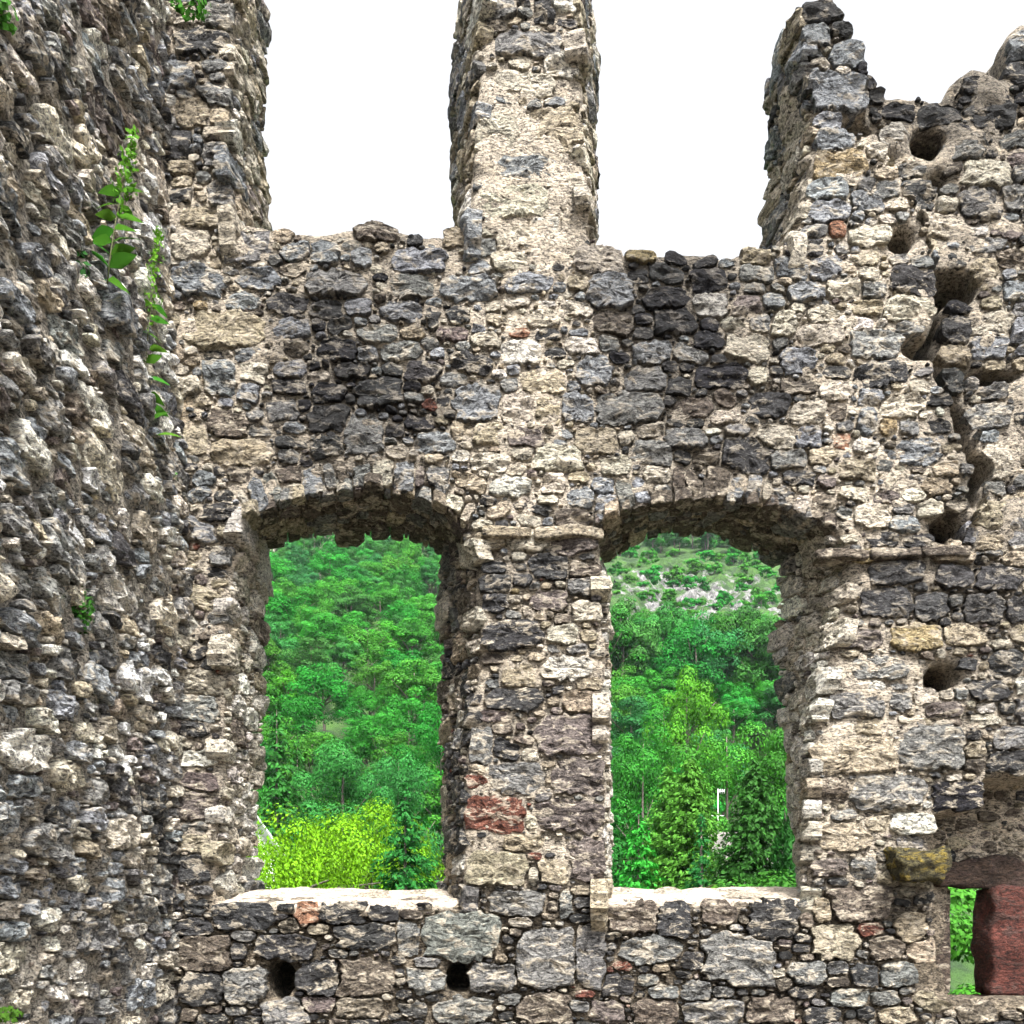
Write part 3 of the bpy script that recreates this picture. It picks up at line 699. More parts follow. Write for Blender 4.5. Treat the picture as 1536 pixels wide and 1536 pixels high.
# ================================================================== ground and hillside
def hill(x, y):
    x = np.asarray(x, float); y = np.asarray(y, float)
    z = np.zeros(np.broadcast(x, y).shape)
    z = z - 4.2 * np.clip((y - 8.5) / 16, 0, 1) ** 1.2
    r = np.clip(y - 78 - 6 * np.sin(x * .03), 0, None)
    z = z + .5 * np.minimum(r, 420) + .0002 * np.minimum(r, 420) ** 2 * 0
    z = z + np.where(r > 0, 2.5 * np.sin(x * .045 + 1) * np.sin(y * .03) * np.clip(r / 40, 0, 1), 0)
    return z
def rockmask(x, y):
    return np.exp(-((x - 46 - .1 * (y - 238)) / 34) ** 4 - ((y - 250) / 74) ** 4)
def terrain():
    xs = np.concatenate([np.linspace(-420, -160, 12), np.linspace(-150, 20, 60), np.linspace(22, 102, 90), np.linspace(105, 200, 24), np.linspace(215, 420, 12)])
    yy = np.concatenate([np.linspace(-160, -12, 12), np.linspace(-8, 8.2, 10), np.linspace(8.6, 80, 46), np.linspace(83, 158, 30), np.linspace(160, 330, 130), np.linspace(334, 520, 30), np.linspace(526, 640, 8)])
    X, Y = np.meshgrid(xs, yy, indexing='ij'); Z = hill(X, Y)
    rm = rockmask(X, Y); P_ = np.stack([X, Y, Z], -1)
    crag = np.abs(fbm(P_ * np.array((1, 1, .5)), .09, 4, 5, .6))
    Z = Z + rm * (crag * 2.6 - 1. + 1.8 * np.abs(fbm(P_, .35, 3, 8))); Y2 = Y - rm * 3 * fbm(P_, .2, 3, 6)
    Z = Z + np.where(Y > 30, .6 * fbm(P_, .12, 2, 9), .0) * np.clip((Y - 30) / 30, 0, 1)
    n, m_ = X.shape; Vv = np.stack([X, Y2, Z], -1).reshape(-1, 3)
    i, j = np.meshgrid(np.arange(n - 1), np.arange(m_ - 1), indexing='ij'); a = (i * m_ + j).ravel()
    Q_ = np.stack([a, a + m_, a + m_ + 1, a + 1], 1)
    m, nn = new_mat('hillside')
    geo = nn.nodes.new('ShaderNodeNewGeometry'); P = geo.outputs['Position']
    at_ = nn.nodes.new('ShaderNodeAttribute'); at_.attribute_name = 'tint'
    sep = nn.nodes.new('ShaderNodeSeparateColor'); nn.links.new(at_.outputs['Color'], sep.inputs[0])
    grass = mixc(nn, ramp(nn, noise(nn, P, .35, 6, .7), [(.4, 0), (.62, 1)]), (.008, .030, .004), (.035, .095, .008))
    mpn = nn.nodes.new('ShaderNodeMapping'); mpn.inputs['Scale'].default_value = (1, 1, .35); nn.links.new(P, mpn.inputs[0])
    rock = ramp_rgb(nn, noise(nn, mpn.outputs[0], .7, 9, .8, dist=.8), [(.38, (.010, .010, .012)), (.5, (.11, .11, .108)), (.64, (.30, .295, .285))])
    fac = ramp(nn, mth(nn, 'MULTIPLY', sep.outputs[0], noise(nn, P, .11, 7, .72)), [(.455, 0), (.50, 1)])
    c = mixc(nn, fac, grass, rock)
    yard = ramp(nn, sep.outputs[1], [(.4, 0), (.6, 1)])
    c = mixc(nn, yard, c, mixc(nn, noise(nn, P, 6, 8, .7), (.13, .11, .08), (.30, .26, .20)))
    b = nn.nodes.new('ShaderNodeBsdfPrincipled'); b.inputs['Roughness'].default_value = .95
    nn.links.new(c, b.inputs['Base Color'])
    bp = nn.nodes.new('ShaderNodeBump'); bp.inputs['Strength'].default_value = .8; bp.inputs['Distance'].default_value = 1.5
    nn.links.new(noise(nn, mpn.outputs[0], .5, 9, .75), bp.inputs['Height'])
    bp2 = nn.nodes.new('ShaderNodeBump'); bp2.inputs['Strength'].default_value = .4; bp2.inputs['Distance'].default_value = .05
    nn.links.new(noise(nn, P, 12, 8, .7), bp2.inputs['Height']); nn.links.new(bp.outputs[0], bp2.inputs['Normal']); nn.links.new(bp2.outputs[0], b.inputs['Normal'])
    o = nn.nodes.new('ShaderNodeOutputMaterial'); nn.links.new(b.outputs[0], o.inputs[0])
    tint = np.stack([rm.ravel(), (Y < 8.4).ravel().astype(float), np.zeros(n * m_)], 1)
    o = mesh_obj('ground', Vv, Q_, m, None, tint=tint); o['kind'] = 'structure'
terrain()

# ================================================================== vegetation
def quads_from(c, nrm, up, ln, wd, g):
    """leaf-shaped quads: centre, normal, long axis."""
    nrm = nrm / (np.linalg.norm(nrm, axis=1, keepdims=True) + 1e-9)
    up = up - nrm * (up * nrm).sum(1, keepdims=True); up = up / (np.linalg.norm(up, axis=1, keepdims=True) + 1e-9)
    sd = np.cross(nrm, up); ln = np.asarray(ln).reshape(-1, 1); wd = np.asarray(wd).reshape(-1, 1)
    b = np.stack([c - up * ln * .5, c + sd * wd * .5 + nrm * wd * .12, c + up * ln * .5, c - sd * wd * .5 + nrm * wd * .12], 1)
    n = len(c)
    return b.reshape(-1, 3), np.arange(n * 4).reshape(n, 4)
def tube(pts, rad, seg=7):
    V_, F_ = [], []
    pts = [Vector(p) for p in pts]
    for k, p in enumerate(pts):
        d = (pts[min(k + 1, len(pts) - 1)] - pts[max(k - 1, 0)]).normalized()
        a = d.orthogonal().normalized(); b = d.cross(a)
        for s_ in range(seg):
            t = 2 * math.pi * s_ / seg; V_.append(p + (a * math.cos(t) + b * math.sin(t)) * rad[k])
    for k in range(len(pts) - 1):
        for s_ in range(seg):
            F_.append([k * seg + s_, k * seg + (s_ + 1) % seg, (k + 1) * seg + (s_ + 1) % seg, (k + 1) * seg + s_])
    F_.append(list(range(seg))[::-1]); F_.append([(len(pts) - 1) * seg + s_ for s_ in range(seg)])
    return [tuple(v) for v in V_], F_
def join_tubes(list_):
    V_, F_ = [], []
    for v, f in list_:
        o = len(V_); V_ += v; F_ += [[i + o for i in q] for q in f]
    return V_, F_
def rnd_dir(g, n):
    v = g.normal(size=(n, 3)); return v / np.linalg.norm(v, axis=1, keepdims=True)
BARK = plain_mat('bark', (.05, .04, .03), (.14, .12, .10), 3, bump=.5)
PALEBARK = plain_mat('pale_bark', (.22, .20, .17), (.42, .38, .32), 2, bump=.4)
L_MID = leaf_mat('beech_leaves', (.028, .165, .017), .32)
L_COOL = leaf_mat('far_leaves', (.024, .135, .026), .25)  # cool shift in leaf colour carries part of the distance haze
L_BRIGHT = leaf_mat('bright_leaves', (.055, .215, .014), .25)
L_WILLOW = leaf_mat('willow_leaves', (.13, .25, .010), .15, .3)
L_YELLOW = leaf_mat('golden_leaves', (.34, .35, .015), .1, .35)
L_SPRUCE = leaf_mat('spruce_needles', (.018, .105, .016), .2, .15)
L_CYP = leaf_mat('cypress_sprays', (.042, .175, .020), .15, .2)
L_DARK = leaf_mat('dark_sprays', (.020, .090, .014), .15, .15)
L_WEED = leaf_mat('weed_leaves', (.065, .19, .022), .1, .4)

def crown_leaves(g, Rr, Hh, zc, blobs, per, leaf, droop=.3, flat=.8):
    cs, ns, tv = [], [], []
    for k in range(blobs):
        d = rnd_dir(g, 1)[0]
        if d[2] < -.7: d[2] *= -.6
        c = d * np.array((Rr, Rr, Hh)) * g.uniform(.45, .92) + np.array((0, 0, zc))
        br = Rr * g.uniform(.20, .36)
        dd = rnd_dir(g, per); dd[:, 2] = np.where(dd[:, 2] < -.3, -dd[:, 2], dd[:, 2])
        rad = g.uniform(.55, 1.06, per)[:, None] ** .6
        cs.append(c + dd * br * rad * np.array((1, 1, flat))); ns.append(dd + .32 * rnd_dir(g, per) + np.array((0, 0, .12)))
        tv.append(np.full(per, g.uniform(.72, 1.25)) * g.uniform(.7, 1.3, per))
    cs, ns, tv = np.concatenate(cs), np.concatenate(ns), np.concatenate(tv); n = len(cs)
    up = rnd_dir(g, n) * np.array((1, 1, .5)) + np.array((0, 0, -droop))
    V_, Q_ = quads_from(cs, ns, up, leaf * g.uniform(.7, 1.3, n), leaf * .62 * g.uniform(.7, 1.3, n), g)
    return V_, Q_, np.repeat(np.stack([tv * g.uniform(.92, 1.1, n), tv, tv * .95], 1), 4, 0)
def broadleaf(name, seed, H, Rr, leaf, mat, blobs=34, per=130, bark=BARK, bare=.22):
    g = np.random.default_rng(seed); root = empty(name)
    tb = [tube([(0, 0, -1), (.1, 0, H * .3), (-.1, .1, H * .6), (0, 0, H * .86)], [.28, .2, .13, .04])]
    for k in range(6):
        a = k * 1.05 + g.uniform(-.3, .3); z = H * g.uniform(.3, .6)
        tb.append(tube([(0, 0, z), (math.cos(a) * Rr * .4, math.sin(a) * Rr * .4, z + H * .12), (math.cos(a) * Rr * .75, math.sin(a) * Rr * .75, z + H * .22)], [.1, .06, .025], 5))
    v, f = join_tubes(tb); mesh_obj('trunk', v, f, bark, root)
    Hh = H * (1 - bare) / 2
    V_, Q_, t_ = crown_leaves(g, Rr, Hh, H - Hh, blobs, per, leaf)
    mesh_obj('crown', V_, Q_, mat, root, tint=t_, smooth=False)
    return root
def conifer(name, seed, H, Rb, mat, tiers=34, per=11, leaf=.16, droop=.35, power=.9):
    g = np.random.default_rng(seed); root = empty(name)
    v, f = tube([(0, 0, -1), (0, 0, H * .5), (0, 0, H * .98)], [.16, .09, .015]); mesh_obj('trunk', v, f, BARK, root)
    cs, ns, ups, tv = [], [], [], []
    for k in range(tiers):
        t = (k + g.uniform(0, .6)) / tiers; z = H * (.06 + .94 * t); r = Rb * (1 - t) ** power * g.uniform(.8, 1.15) + .05
        for b in range(max(4, int(per * (1 - t * .5)))):
            a = g.uniform(0, 2 * math.pi); m_ = max(3, int(r / leaf * 3.2)); s_ = np.sort(g.uniform(.1, 1, m_)); rr = r * g.uniform(.7, 1.1)
            dz = -droop * rr * s_ ** 1.3 + .22 * rr * s_ ** 3 + g.uniform(-.05, .05)
            d = np.array((math.cos(a), math.sin(a), 0)); p = d * (rr * s_)[:, None]; p[:, 2] = z + dz
            p += g.normal(0, leaf * .28, p.shape); sd = np.array((-d[1], d[0], 0))
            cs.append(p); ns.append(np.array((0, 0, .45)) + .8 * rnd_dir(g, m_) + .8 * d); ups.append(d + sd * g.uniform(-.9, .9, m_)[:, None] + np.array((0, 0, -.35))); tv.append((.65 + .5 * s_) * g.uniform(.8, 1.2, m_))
    cs, ns, ups, tv = map(np.concatenate, (cs, ns, ups, tv)); n = len(cs)
    V_, Q_ = quads_from(cs, ns, ups, leaf * g.uniform(.8, 1.5, n), leaf * .5 * g.uniform(.7, 1.3, n), g)
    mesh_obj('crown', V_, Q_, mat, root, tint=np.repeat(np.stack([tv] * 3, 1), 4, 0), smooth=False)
    return root
def cypress(name, seed, H, Rb, mat, n=16000, leaf=.17, lobes=26):
    g = np.random.default_rng(seed); root = empty(name)
    v, f = tube([(0, 0, -1), (0, 0, H * .5), (0, 0, H * .97)], [.15, .09, .012]); mesh_obj('trunk', v, f, BARK, root)
    la, lt = g.uniform(0, 2 * np.pi, lobes), g.uniform(.0, .95, lobes)
    a, t = g.uniform(0, 2 * np.pi, n), g.uniform(0, 1, n) ** .85
    prof = Rb * (np.clip(t * 6, 0, 1)) * (1 - t) ** .62 + .05
    lump = np.zeros(n)
    for x, y in zip(la, lt):
        da = np.angle(np.exp(1j * (a - x))); lump = np.maximum(lump, np.exp(-(da / .5) ** 2 - ((t - y) / .09) ** 2))
    rad = prof * (.55 + .5 * lump) * g.uniform(.6, 1.05, n) ** .5
    d = np.stack([np.cos(a), np.sin(a), np.zeros(n)], 1); c = d * rad[:, None]; c[:, 2] = H * (.03 + .97 * t) + .25 * lump
    V_, Q_ = quads_from(c, d + .7 * rnd_dir(g, n), np.array((0, 0, 1.)) + .7 * d + .5 * rnd_dir(g, n), leaf * g.uniform(.8, 1.6, n), leaf * .45 * g.uniform(.7, 1.3, n), g)
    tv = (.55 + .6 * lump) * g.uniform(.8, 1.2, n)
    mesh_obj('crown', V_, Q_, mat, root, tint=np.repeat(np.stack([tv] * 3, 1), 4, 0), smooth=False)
    return root
def willow(name, seed, H, Rr, mat, strands=620, leaf=.15):
    g = np.random.default_rng(seed); root = empty(name)
    tb = [tube([(0, 0, -1), (.1, .1, H * .4), (0, .2, H * .7)], [.3, .2, .1])]
    for k in range(8):
        a = k * .8; tb.append(tube([(0, 0, H * .45), (math.cos(a) * Rr * .4, math.sin(a) * Rr * .4, H * .72), (math.cos(a) * Rr * .8, math.sin(a) * Rr * .8, H * .74)], [.1, .06, .02], 5))
    v, f = join_tubes(tb); mesh_obj('trunk', v, f, BARK, root)
    V_, Q_, t_ = crown_leaves(g, Rr, H * .42, H * .56, 46, 380, leaf * .8, 1.6, 1.1)
    A, B, C_, D_ = [], [], [], []
    for k in range(210):                      # hanging twigs
        a = g.uniform(0, 2 * np.pi); rr = Rr * g.uniform(.5, 1.02); z = H * (.56 + .40 * math.sqrt(max(0, 1 - (rr / Rr / 1.05) ** 2))) + g.uniform(-.3, .35)
        L = g.uniform(.7, 2.4); m_ = int(L / .07); t = np.linspace(0, 1, m_)
        A.append(np.stack([math.cos(a) * (rr + .3 * t) + g.normal(0, .035, m_), math.sin(a) * (rr + .3 * t) + g.normal(0, .035, m_), z + .3 * t * (1 - t) - L * t ** 1.3], 1))
        B.append(np.array((math.cos(a), math.sin(a), .4)) + rnd_dir(g, m_)); C_.append(np.array((0, 0, -1.)) + .6 * rnd_dir(g, m_)); D_.append(np.full(m_, g.uniform(.45, 1.35)) * g.uniform(.8, 1.2, m_))
    A, B, C_, D_ = map(np.concatenate, (A, B, C_, D_)); n = len(A)
    V2, Q2 = quads_from(A, B, C_, leaf * g.uniform(.7, 1.2, n), leaf * .34 * g.uniform(.8, 1.3, n), g)
    V_, Q_, t_ = np.concatenate([V_, V2]), np.concatenate([Q_, Q2 + len(V_)]), np.concatenate([t_, np.repeat(np.stack([D_] * 3, 1), 4, 0)])
    mesh_obj('crown', V_, Q_, mat, root, tint=t_ * np.array((1, 1, .8)), smooth=False)
    return root

# ---- single trees beyond the windows (foot on the ground, top where the photograph shows it)
def stand(root, px, top_py, d, H):
    x = (px - HX) / F * d; top = EYE + (HY - top_py) / F * d; z = float(hill(x, d))
    s_ = (top - z) / H
    root.location = (x, d, z); root.scale = (s_, s_, s_); root.rotation_euler = (0, 0, random.uniform(0, 6.3))
    return root
tag(stand(willow('willow_tree', 1, 8, 3.6, L_WILLOW), 445, 1218, 40, 8.2), 'broad yellow green tree with hanging twigs beyond the window sill', 'tree')
tag(stand(willow('willow_tree', 2, 9, 3.0, L_WILLOW), 552, 1190, 44, 9.2), 'taller yellow green weeping tree beside the slim spruce', 'tree')
tag(stand(conifer('spruce_tree', 3, 10, 3.3, L_SPRUCE, 52, 15, .17), 608, 1172, 36, 10), 'slim dark green spruce beside the yellow green weeping tree', 'tree')
tag(stand(conifer('cypress_tree', 4, 10, 2.2, L_CYP, 90, 24, .16, .05, .6), 1036, 1142, 41, 10), 'light green cypress with two tips, standing in the conifer group', 'tree')
tag(stand(conifer('cypress_tree', 5, 10, 2.0, L_CYP, 84, 22, .15, .05, .62), 1003, 1150, 43, 10), 'slender light green cypress close beside the two-tipped one', 'tree')
tag(stand(conifer('cypress_tree', 6, 10, 2.7, L_DARK, 90, 24, .17, .5, .6), 1131, 1145, 38, 10), 'dark green cypress beside the roof aerial', 'tree')
tag(stand(conifer('spruce_tree', 7, 8, 2.7, L_MID, 46, 15, .15), 958, 1212, 34, 8), 'bluish green spruce behind the golden bush', 'tree')
tag(stand(conifer('spruce_tree', 8, 11, 3.2, L_DARK, 46, 14, .18, .6), 905, 1130, 40, 11), 'dark drooping spruce half hidden by the pier', 'tree')
tag(stand(conifer('spruce_tree', 9, 8, 1.4, L_SPRUCE, 46, 13, .12), 1052, 1216, 32, 8), 'small narrow green spruce in front of the light cypresses', 'tree')
tag(stand(cypress('cypress_tree', 12, 8, 1.6, L_DARK, 9000), 1188, 1225, 36, 8), 'low dark cypress next to the window jamb', 'tree')
def bush(name, seed, Rr, Hh, leaf, mat, n, px, top_py, d, blobs=18):
    g = np.random.default_rng(seed); root = empty(name)
    tb = []
    for k in range(5):
        a = k * 1.3; tb.append(tube([(0, 0, -.3), (math.cos(a) * Rr * .3, math.sin(a) * Rr * .3, Hh * .6), (math.cos(a) * Rr * .6, math.sin(a) * Rr * .6, Hh * 1.3)], [.05, .035, .012], 5))
    v, f = join_tubes(tb); mesh_obj('stem', v, f, BARK, root)
    V_, Q_, t_ = crown_leaves(g, Rr, Hh, Hh, blobs, n // blobs, leaf); mesh_obj('foliage', V_, Q_, mat, root, tint=t_, smooth=False)
    return stand(root, px, top_py, d, Hh * 2)
tag(bush('golden_bush', 21, 1.0, 1.9, .08, L_YELLOW, 5200, 936, 1262, 30, 30), 'golden yellow bush at the foot of the bluish spruce', 'bush')
tag(bush('shrub', 22, 2.2, 2.2, .11, L_MID, 9000, 1452, 1290, 13.5), 'dark leafy shrub seen through the narrow slit window', 'bush')
tag(bush('shrub', 23, 1.6, 1.4, .06, L_BRIGHT, 9000, 650, 1270, 38), 'bright green shrub next to the slim spruce', 'bush')
tag(bush('shrub', 24, 1.9, 1.5, .06, L_MID, 9000, 1160, 1262, 33), 'mid green shrub below the dark cypress', 'bush')

# ---- the wooded hillside: every tree near enough to tell apart is a thing
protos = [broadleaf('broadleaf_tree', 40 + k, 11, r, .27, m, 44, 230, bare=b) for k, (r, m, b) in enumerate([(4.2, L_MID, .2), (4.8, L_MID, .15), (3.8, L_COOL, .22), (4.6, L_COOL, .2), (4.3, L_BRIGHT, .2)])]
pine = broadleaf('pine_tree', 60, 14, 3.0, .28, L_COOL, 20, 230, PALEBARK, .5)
drp = conifer('spruce_tree', 61, 14, 3.0, L_SPRUCE, 34, 12, .34, .55)
for p in protos + [pine, drp]: p.hide_render = False
used = set()
G_HILL = 'trees of the wooded hillside'
LAB = {0: 'green broadleaf tree in the wood on the hillside', 1: 'bluish green broadleaf tree in the wood on the hillside', 2: 'bright green broadleaf tree among the darker wood on the hillside',
       3: 'tall pine with a pale bare trunk on the wooded hillside', 4: 'dark spruce in the wood on the hillside'}
def plant(pr, x, d, s_, lab, sx=1.0, label=None, z=None):
    if pr.name in used: o = copy_tree(pr)
    else: o = pr; used.add(pr.name)
    o.location = (x, d, float(hill(x, d)) - .3 if z is None else z); o.scale = (s_ * sx, s_ * sx, s_); o.rotation_euler = (0, 0, random.uniform(0, 6.28))
    lv = ('low on the slope', 'partway up the slope', 'far up the slope')[0 if d < 150 else 1 if d < 230 else 2]
    tag(o, label or LAB[lab] + ', ' + lv, 'tree', G_HILL if not label else None)
    return o
# individuals at the foot of the slope
def plant_px(pr, px, top_py, d, Hp, lab, sx=1.0, label=None):
    x = (px - HX) / F * d; z = float(hill(x, d)); s_ = (EYE + (HY - top_py) / F * d - z) / Hp
    return plant(pr, x, d, s_, lab, sx, label)
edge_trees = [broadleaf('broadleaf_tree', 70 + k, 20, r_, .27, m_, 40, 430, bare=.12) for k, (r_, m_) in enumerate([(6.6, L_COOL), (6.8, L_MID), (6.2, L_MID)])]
plant_px(edge_trees[0], 515, 1072, 84, 20, 1, .8, 'tall rounded tree at the wood edge behind the weeping trees')
plant_px(edge_trees[0], 598, 1086, 80, 20, 1, .6, 'narrow tree at the wood edge behind the slim spruce')
plant_px(drp, 415, 1040, 82, 14, 4, 1.0); plant_px(drp, 446, 1085, 90, 14, 4, .8)
plant_px(edge_trees[1], 660, 1050, 96, 20, 0, .8); plant_px(edge_trees[2], 1090, 1045, 86, 20, 0, .75); plant_px(edge_trees[1], 965, 1062, 88, 20, 0, .7); plant_px(edge_trees[1], 1185, 1050, 84, 20, 0, .7)
plant_px(protos[4], 1030, 1000, 112, 11, 2, .6)
for k, px_ in enumerate(range(908, 1196, 15)):
    plant_px(protos[k % 4], px_ + random.uniform(-5, 5), random.uniform(898, 936), random.uniform(150, 176), 11, 0 if k % 4 < 2 else 1, random.uniform(.7, .9))
cand = []
for i, d in enumerate(np.arange(96, 430, 7.2)):
    sp = 7.0 + .006 * d
    for x in np.arange(-.36 * d, .40 * d, sp):
        cand.append((x + random.uniform(-2.4, 2.4) + (i % 2) * sp / 2, d + random.uniform(-2.6, 2.6)))
def visible(x, d, m=5.):
    px = x / d * F + HX; w_ = m / d * F
    return (400 - w_ < px < 664 + w_) or (911 - w_ < px < 1188 + w_)
near = [(x, d) for x, d in cand if visible(x, d) and d < 400 and rockmask(x, d) < .35]
near.sort(key=lambda q: q[1])
far_pts = [q for q in cand if not visible(*q)] + near[270:]
for x, d in near[:270]:
    t = (d - 96) / 260; r = random.random()
    px = x / d * F + HX
    if 250 < d < 340 and px < 520 and r < .30: plant(pine, x, d, random.uniform(.9, 1.15), 3)
    elif r < .10 and t < .35: plant(protos[4], x, d, random.uniform(.8, 1.1), 2)
    elif r < .12 + .75 * t: plant(random.choice(protos[2:4]), x, d, random.uniform(.75, 1.12), 1, random.uniform(.85, 1.1))  # bluish crowns grow commoner with distance, painting in some haze
    else: plant(random.choice(protos[:2]), x, d, random.uniform(.75, 1.12), 0, random.uniform(.85, 1.15))
# bushes on the crags
k = 0
bp_ = None
for (px, py, wd) in [(945,872,22),(972,870,34),(1010,872,40),(1062,840,30),(1100,842,26),(1010,836,26),(1040,880,34),(1120,878,30),(1150,862,26),(1085,905,34),(1142,905,30),(930,895,26),(1000,905,30),(1175,880,26),(1060,820,30),(1090,816,30),(1130,826,24),(925,850,18),(985,845,18),(1108,866,18)] + [(random.uniform(915, 1175), random.uniform(815, 935), random.uniform(9, 28)) for _ in range(80)]:
    # walk the ray until it meets the slope
    for d in np.arange(150, 420, 1.):
        q = at(px, py, d)
        if q.z < float(hill(q.x, d)) + 1: break
    if bp_ is None:
        g = np.random.default_rng(77); bp_ = empty('crag_bush'); v, f = tube([(0, 0, -1.5), (0, 0, 1.5)], [.12, .05], 5); mesh_obj('stem', v, f, BARK, bp_)
        V_, Q_, t_ = crown_leaves(g, 2.4, 2.3, .9, 22, 90, .34); mesh_obj('foliage', V_, Q_, L_MID, bp_, tint=t_, smooth=False); o = bp_
    else: o = copy_tree(bp_)
    s_ = wd / F * d / 4.4
    o.location = (q.x, d, float(hill(q.x, d))); o.scale = (s_, s_, s_); o.rotation_euler = (0, 0, random.uniform(0, 6))
    tag(o, 'green bush growing on the pale crag above the wood', 'bush', 'bushes on the crag')
# the rest of the wood, too far or out of sight to tell apart
g = np.random.default_rng(5)
fv, ff, ft, off = [], [], [], 0
tmpl = [crown_leaves(np.random.default_rng(300 + k), 4.4, 4.6, 6.2, 16, 20, 1.1) for k in range(3)]
for k, (x, d) in enumerate(far_pts):
    if rockmask(x, d) > .35: continue
    V_, Q_, t_ = tmpl[k % 3]; a = g.uniform(0, 6.28); s_ = g.uniform(.8, 1.15); c, n_ = math.cos(a), math.sin(a)
    W = np.stack([V_[:, 0] * c - V_[:, 1] * n_, V_[:, 0] * n_ + V_[:, 1] * c, V_[:, 2]], 1) * s_ + np.array((x, d, float(hill(x, d))))
    fv.append(W); ff.append(Q_ + off); ft.append(t_ * g.uniform(.75, 1.2)); off += len(V_)
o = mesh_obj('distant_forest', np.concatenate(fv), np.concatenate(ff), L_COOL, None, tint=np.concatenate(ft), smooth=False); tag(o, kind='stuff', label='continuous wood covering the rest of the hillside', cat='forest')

# ================================================================== houses and the roof aerial behind the trees
WHITE = plain_mat('white_render', (.72, .71, .68), (.82, .81, .78), 1.5, bump=.15)
ROOF = plain_mat('roof_tiles', (.07, .065, .06), (.12, .11, .10), 3, bump=.5)
ZINC = plain_mat('pale_sheet_roof', (.62, .63, .65), (.75, .76, .78), .8, .5, .1)
GLASS = plain_mat('dark_glass', (.02, .025, .03), (.04, .045, .05), 2, .1, 0)
WOOD = plain_mat('brown_wood', (.10, .06, .035), (.18, .11, .06), 4)
METAL = plain_mat('pale_aluminium', (.72, .72, .72), (.8, .8, .8), 5, .45, .05, metal=.3)
def box(c, d):
    x, y, z = [k / 2 for k in d]
    V_ = [(c[0] + i * x, c[1] + j * y, c[2] + k * z) for i in (-1, 1) for j in (-1, 1) for k in (-1, 1)]
    return V_, [[0, 1, 3, 2], [4, 6, 7, 5], [0, 4, 5, 1], [2, 3, 7, 6], [0, 2, 6, 4], [1, 5, 7, 3]]
def house(px, d, wdt, dep, ridge_py, roofmat, label, rot):
    x = (px - HX) / F * d; z = float(hill(x, d)); ridge = EYE + (HY - ridge_py) / F * d - z; eave = ridge - 2.0
    h = empty('house', (x, d, z)); h.rotation_euler = (0, 0, rot); tag(h, label, 'house')
    v, f = box((0, 0, eave / 2 - .5), (wdt, dep, eave + 1)); o = len(v)
    for s_ in (-1, 1):
        v += [(s_ * wdt / 2, -dep / 2, eave), (s_ * wdt / 2, dep / 2, eave), (s_ * wdt / 2, 0, ridge - .12)]
    f += [[o, o + 1, o + 2], [o + 3, o + 5, o + 4]]
    mesh_obj('wall', v, f, WHITE, h, smooth=False)
    ov = .5; rv = []
    for s_ in (-1, 1):
        for zz in (0, .16):
            rv += [(s_ * (wdt / 2 + ov), -dep / 2 - ov, eave - .35 + zz), (s_ * (wdt / 2 + ov), 0, ridge - .1 + zz), (s_ * (wdt / 2 + ov), dep / 2 + ov, eave - .35 + zz)]
    rf = [[3, 4, 10, 9], [4, 5, 11, 10], [0, 6, 7, 1], [1, 7, 8, 2], [0, 1, 4, 3], [1, 2, 5, 4], [6, 9, 10, 7], [7, 10, 11, 8], [0, 3, 9, 6], [2, 8, 11, 5]]
    ro = mesh_obj('roof', rv, rf, roofmat, h, smooth=False)
    v, f = box((wdt * .25, 0, ridge + .2), (.5, .5, 1.2)); mesh_obj('chimney', v, f, WHITE, ro, smooth=False)
    for zz in (eave - 1.3, eave - 4.1):
        for i in (-1, 0, 1):
            v, f = box((i * wdt * .3, -dep / 2 - .02, zz), (1.1, .12, 1.4)); wn = mesh_obj('window', v, f, WOOD, h, smooth=False)
            v, f = box((i * wdt * .3, -dep / 2 - .09, zz), (.9, .03, 1.2)); mesh_obj('pane', v, f, GLASS, wn, smooth=False)
    return h, ridge + z
h1, rz = house(1096, 52, 5.0, 6, 1250, ROOF, 'white house behind the conifers, carrying the aerial on its roof', .2)
h2, _ = house(322, 66, 5.2, 6, 1226, ZINC, 'white house with a pale sheet roof behind the weeping tree', -.3)
ax_, ay_ = (1077 - HX) / F * 52, 52.
an = empty('roof_aerial', (ax_, ay_, rz - .1)); tag(an, 'white television aerial on a mast between the cypresses', 'aerial')
mt_top = EYE + (HY - 1183) / F * 52 - rz + .1
v, f = tube([(0, 0, -.6), (0, 0, mt_top)], [.019, .015], 6); mesh_obj('mast', v, f, METAL, an)
v, f = tube([(-.38, 0, mt_top * .42), (.36, 0, mt_top * .42)], [.014, .014], 6); bm_ = mesh_obj('boom', v, f, METAL, an)
for i in range(7):
    xx = -.36 + i * .11; v, f = tube([(xx, -.28 + i * .02, mt_top * .42), (xx, .28 - i * .02, mt_top * .42)], [.01, .01], 5); mesh_obj('dipole', v, f, METAL, bm_)
v, f = tube([(0, 0, mt_top * .93), (.33, 0, mt_top * .95)], [.018, .018], 6); b2 = mesh_obj('boom', v, f, METAL, an)
for i in range(4):
    xx = .05 + i * .09; v, f = tube([(xx, 0, mt_top * .93 - .09), (xx, 0, mt_top * .95 + .09)], [.014, .014], 5); mesh_obj('dipole', v, f, METAL, b2)

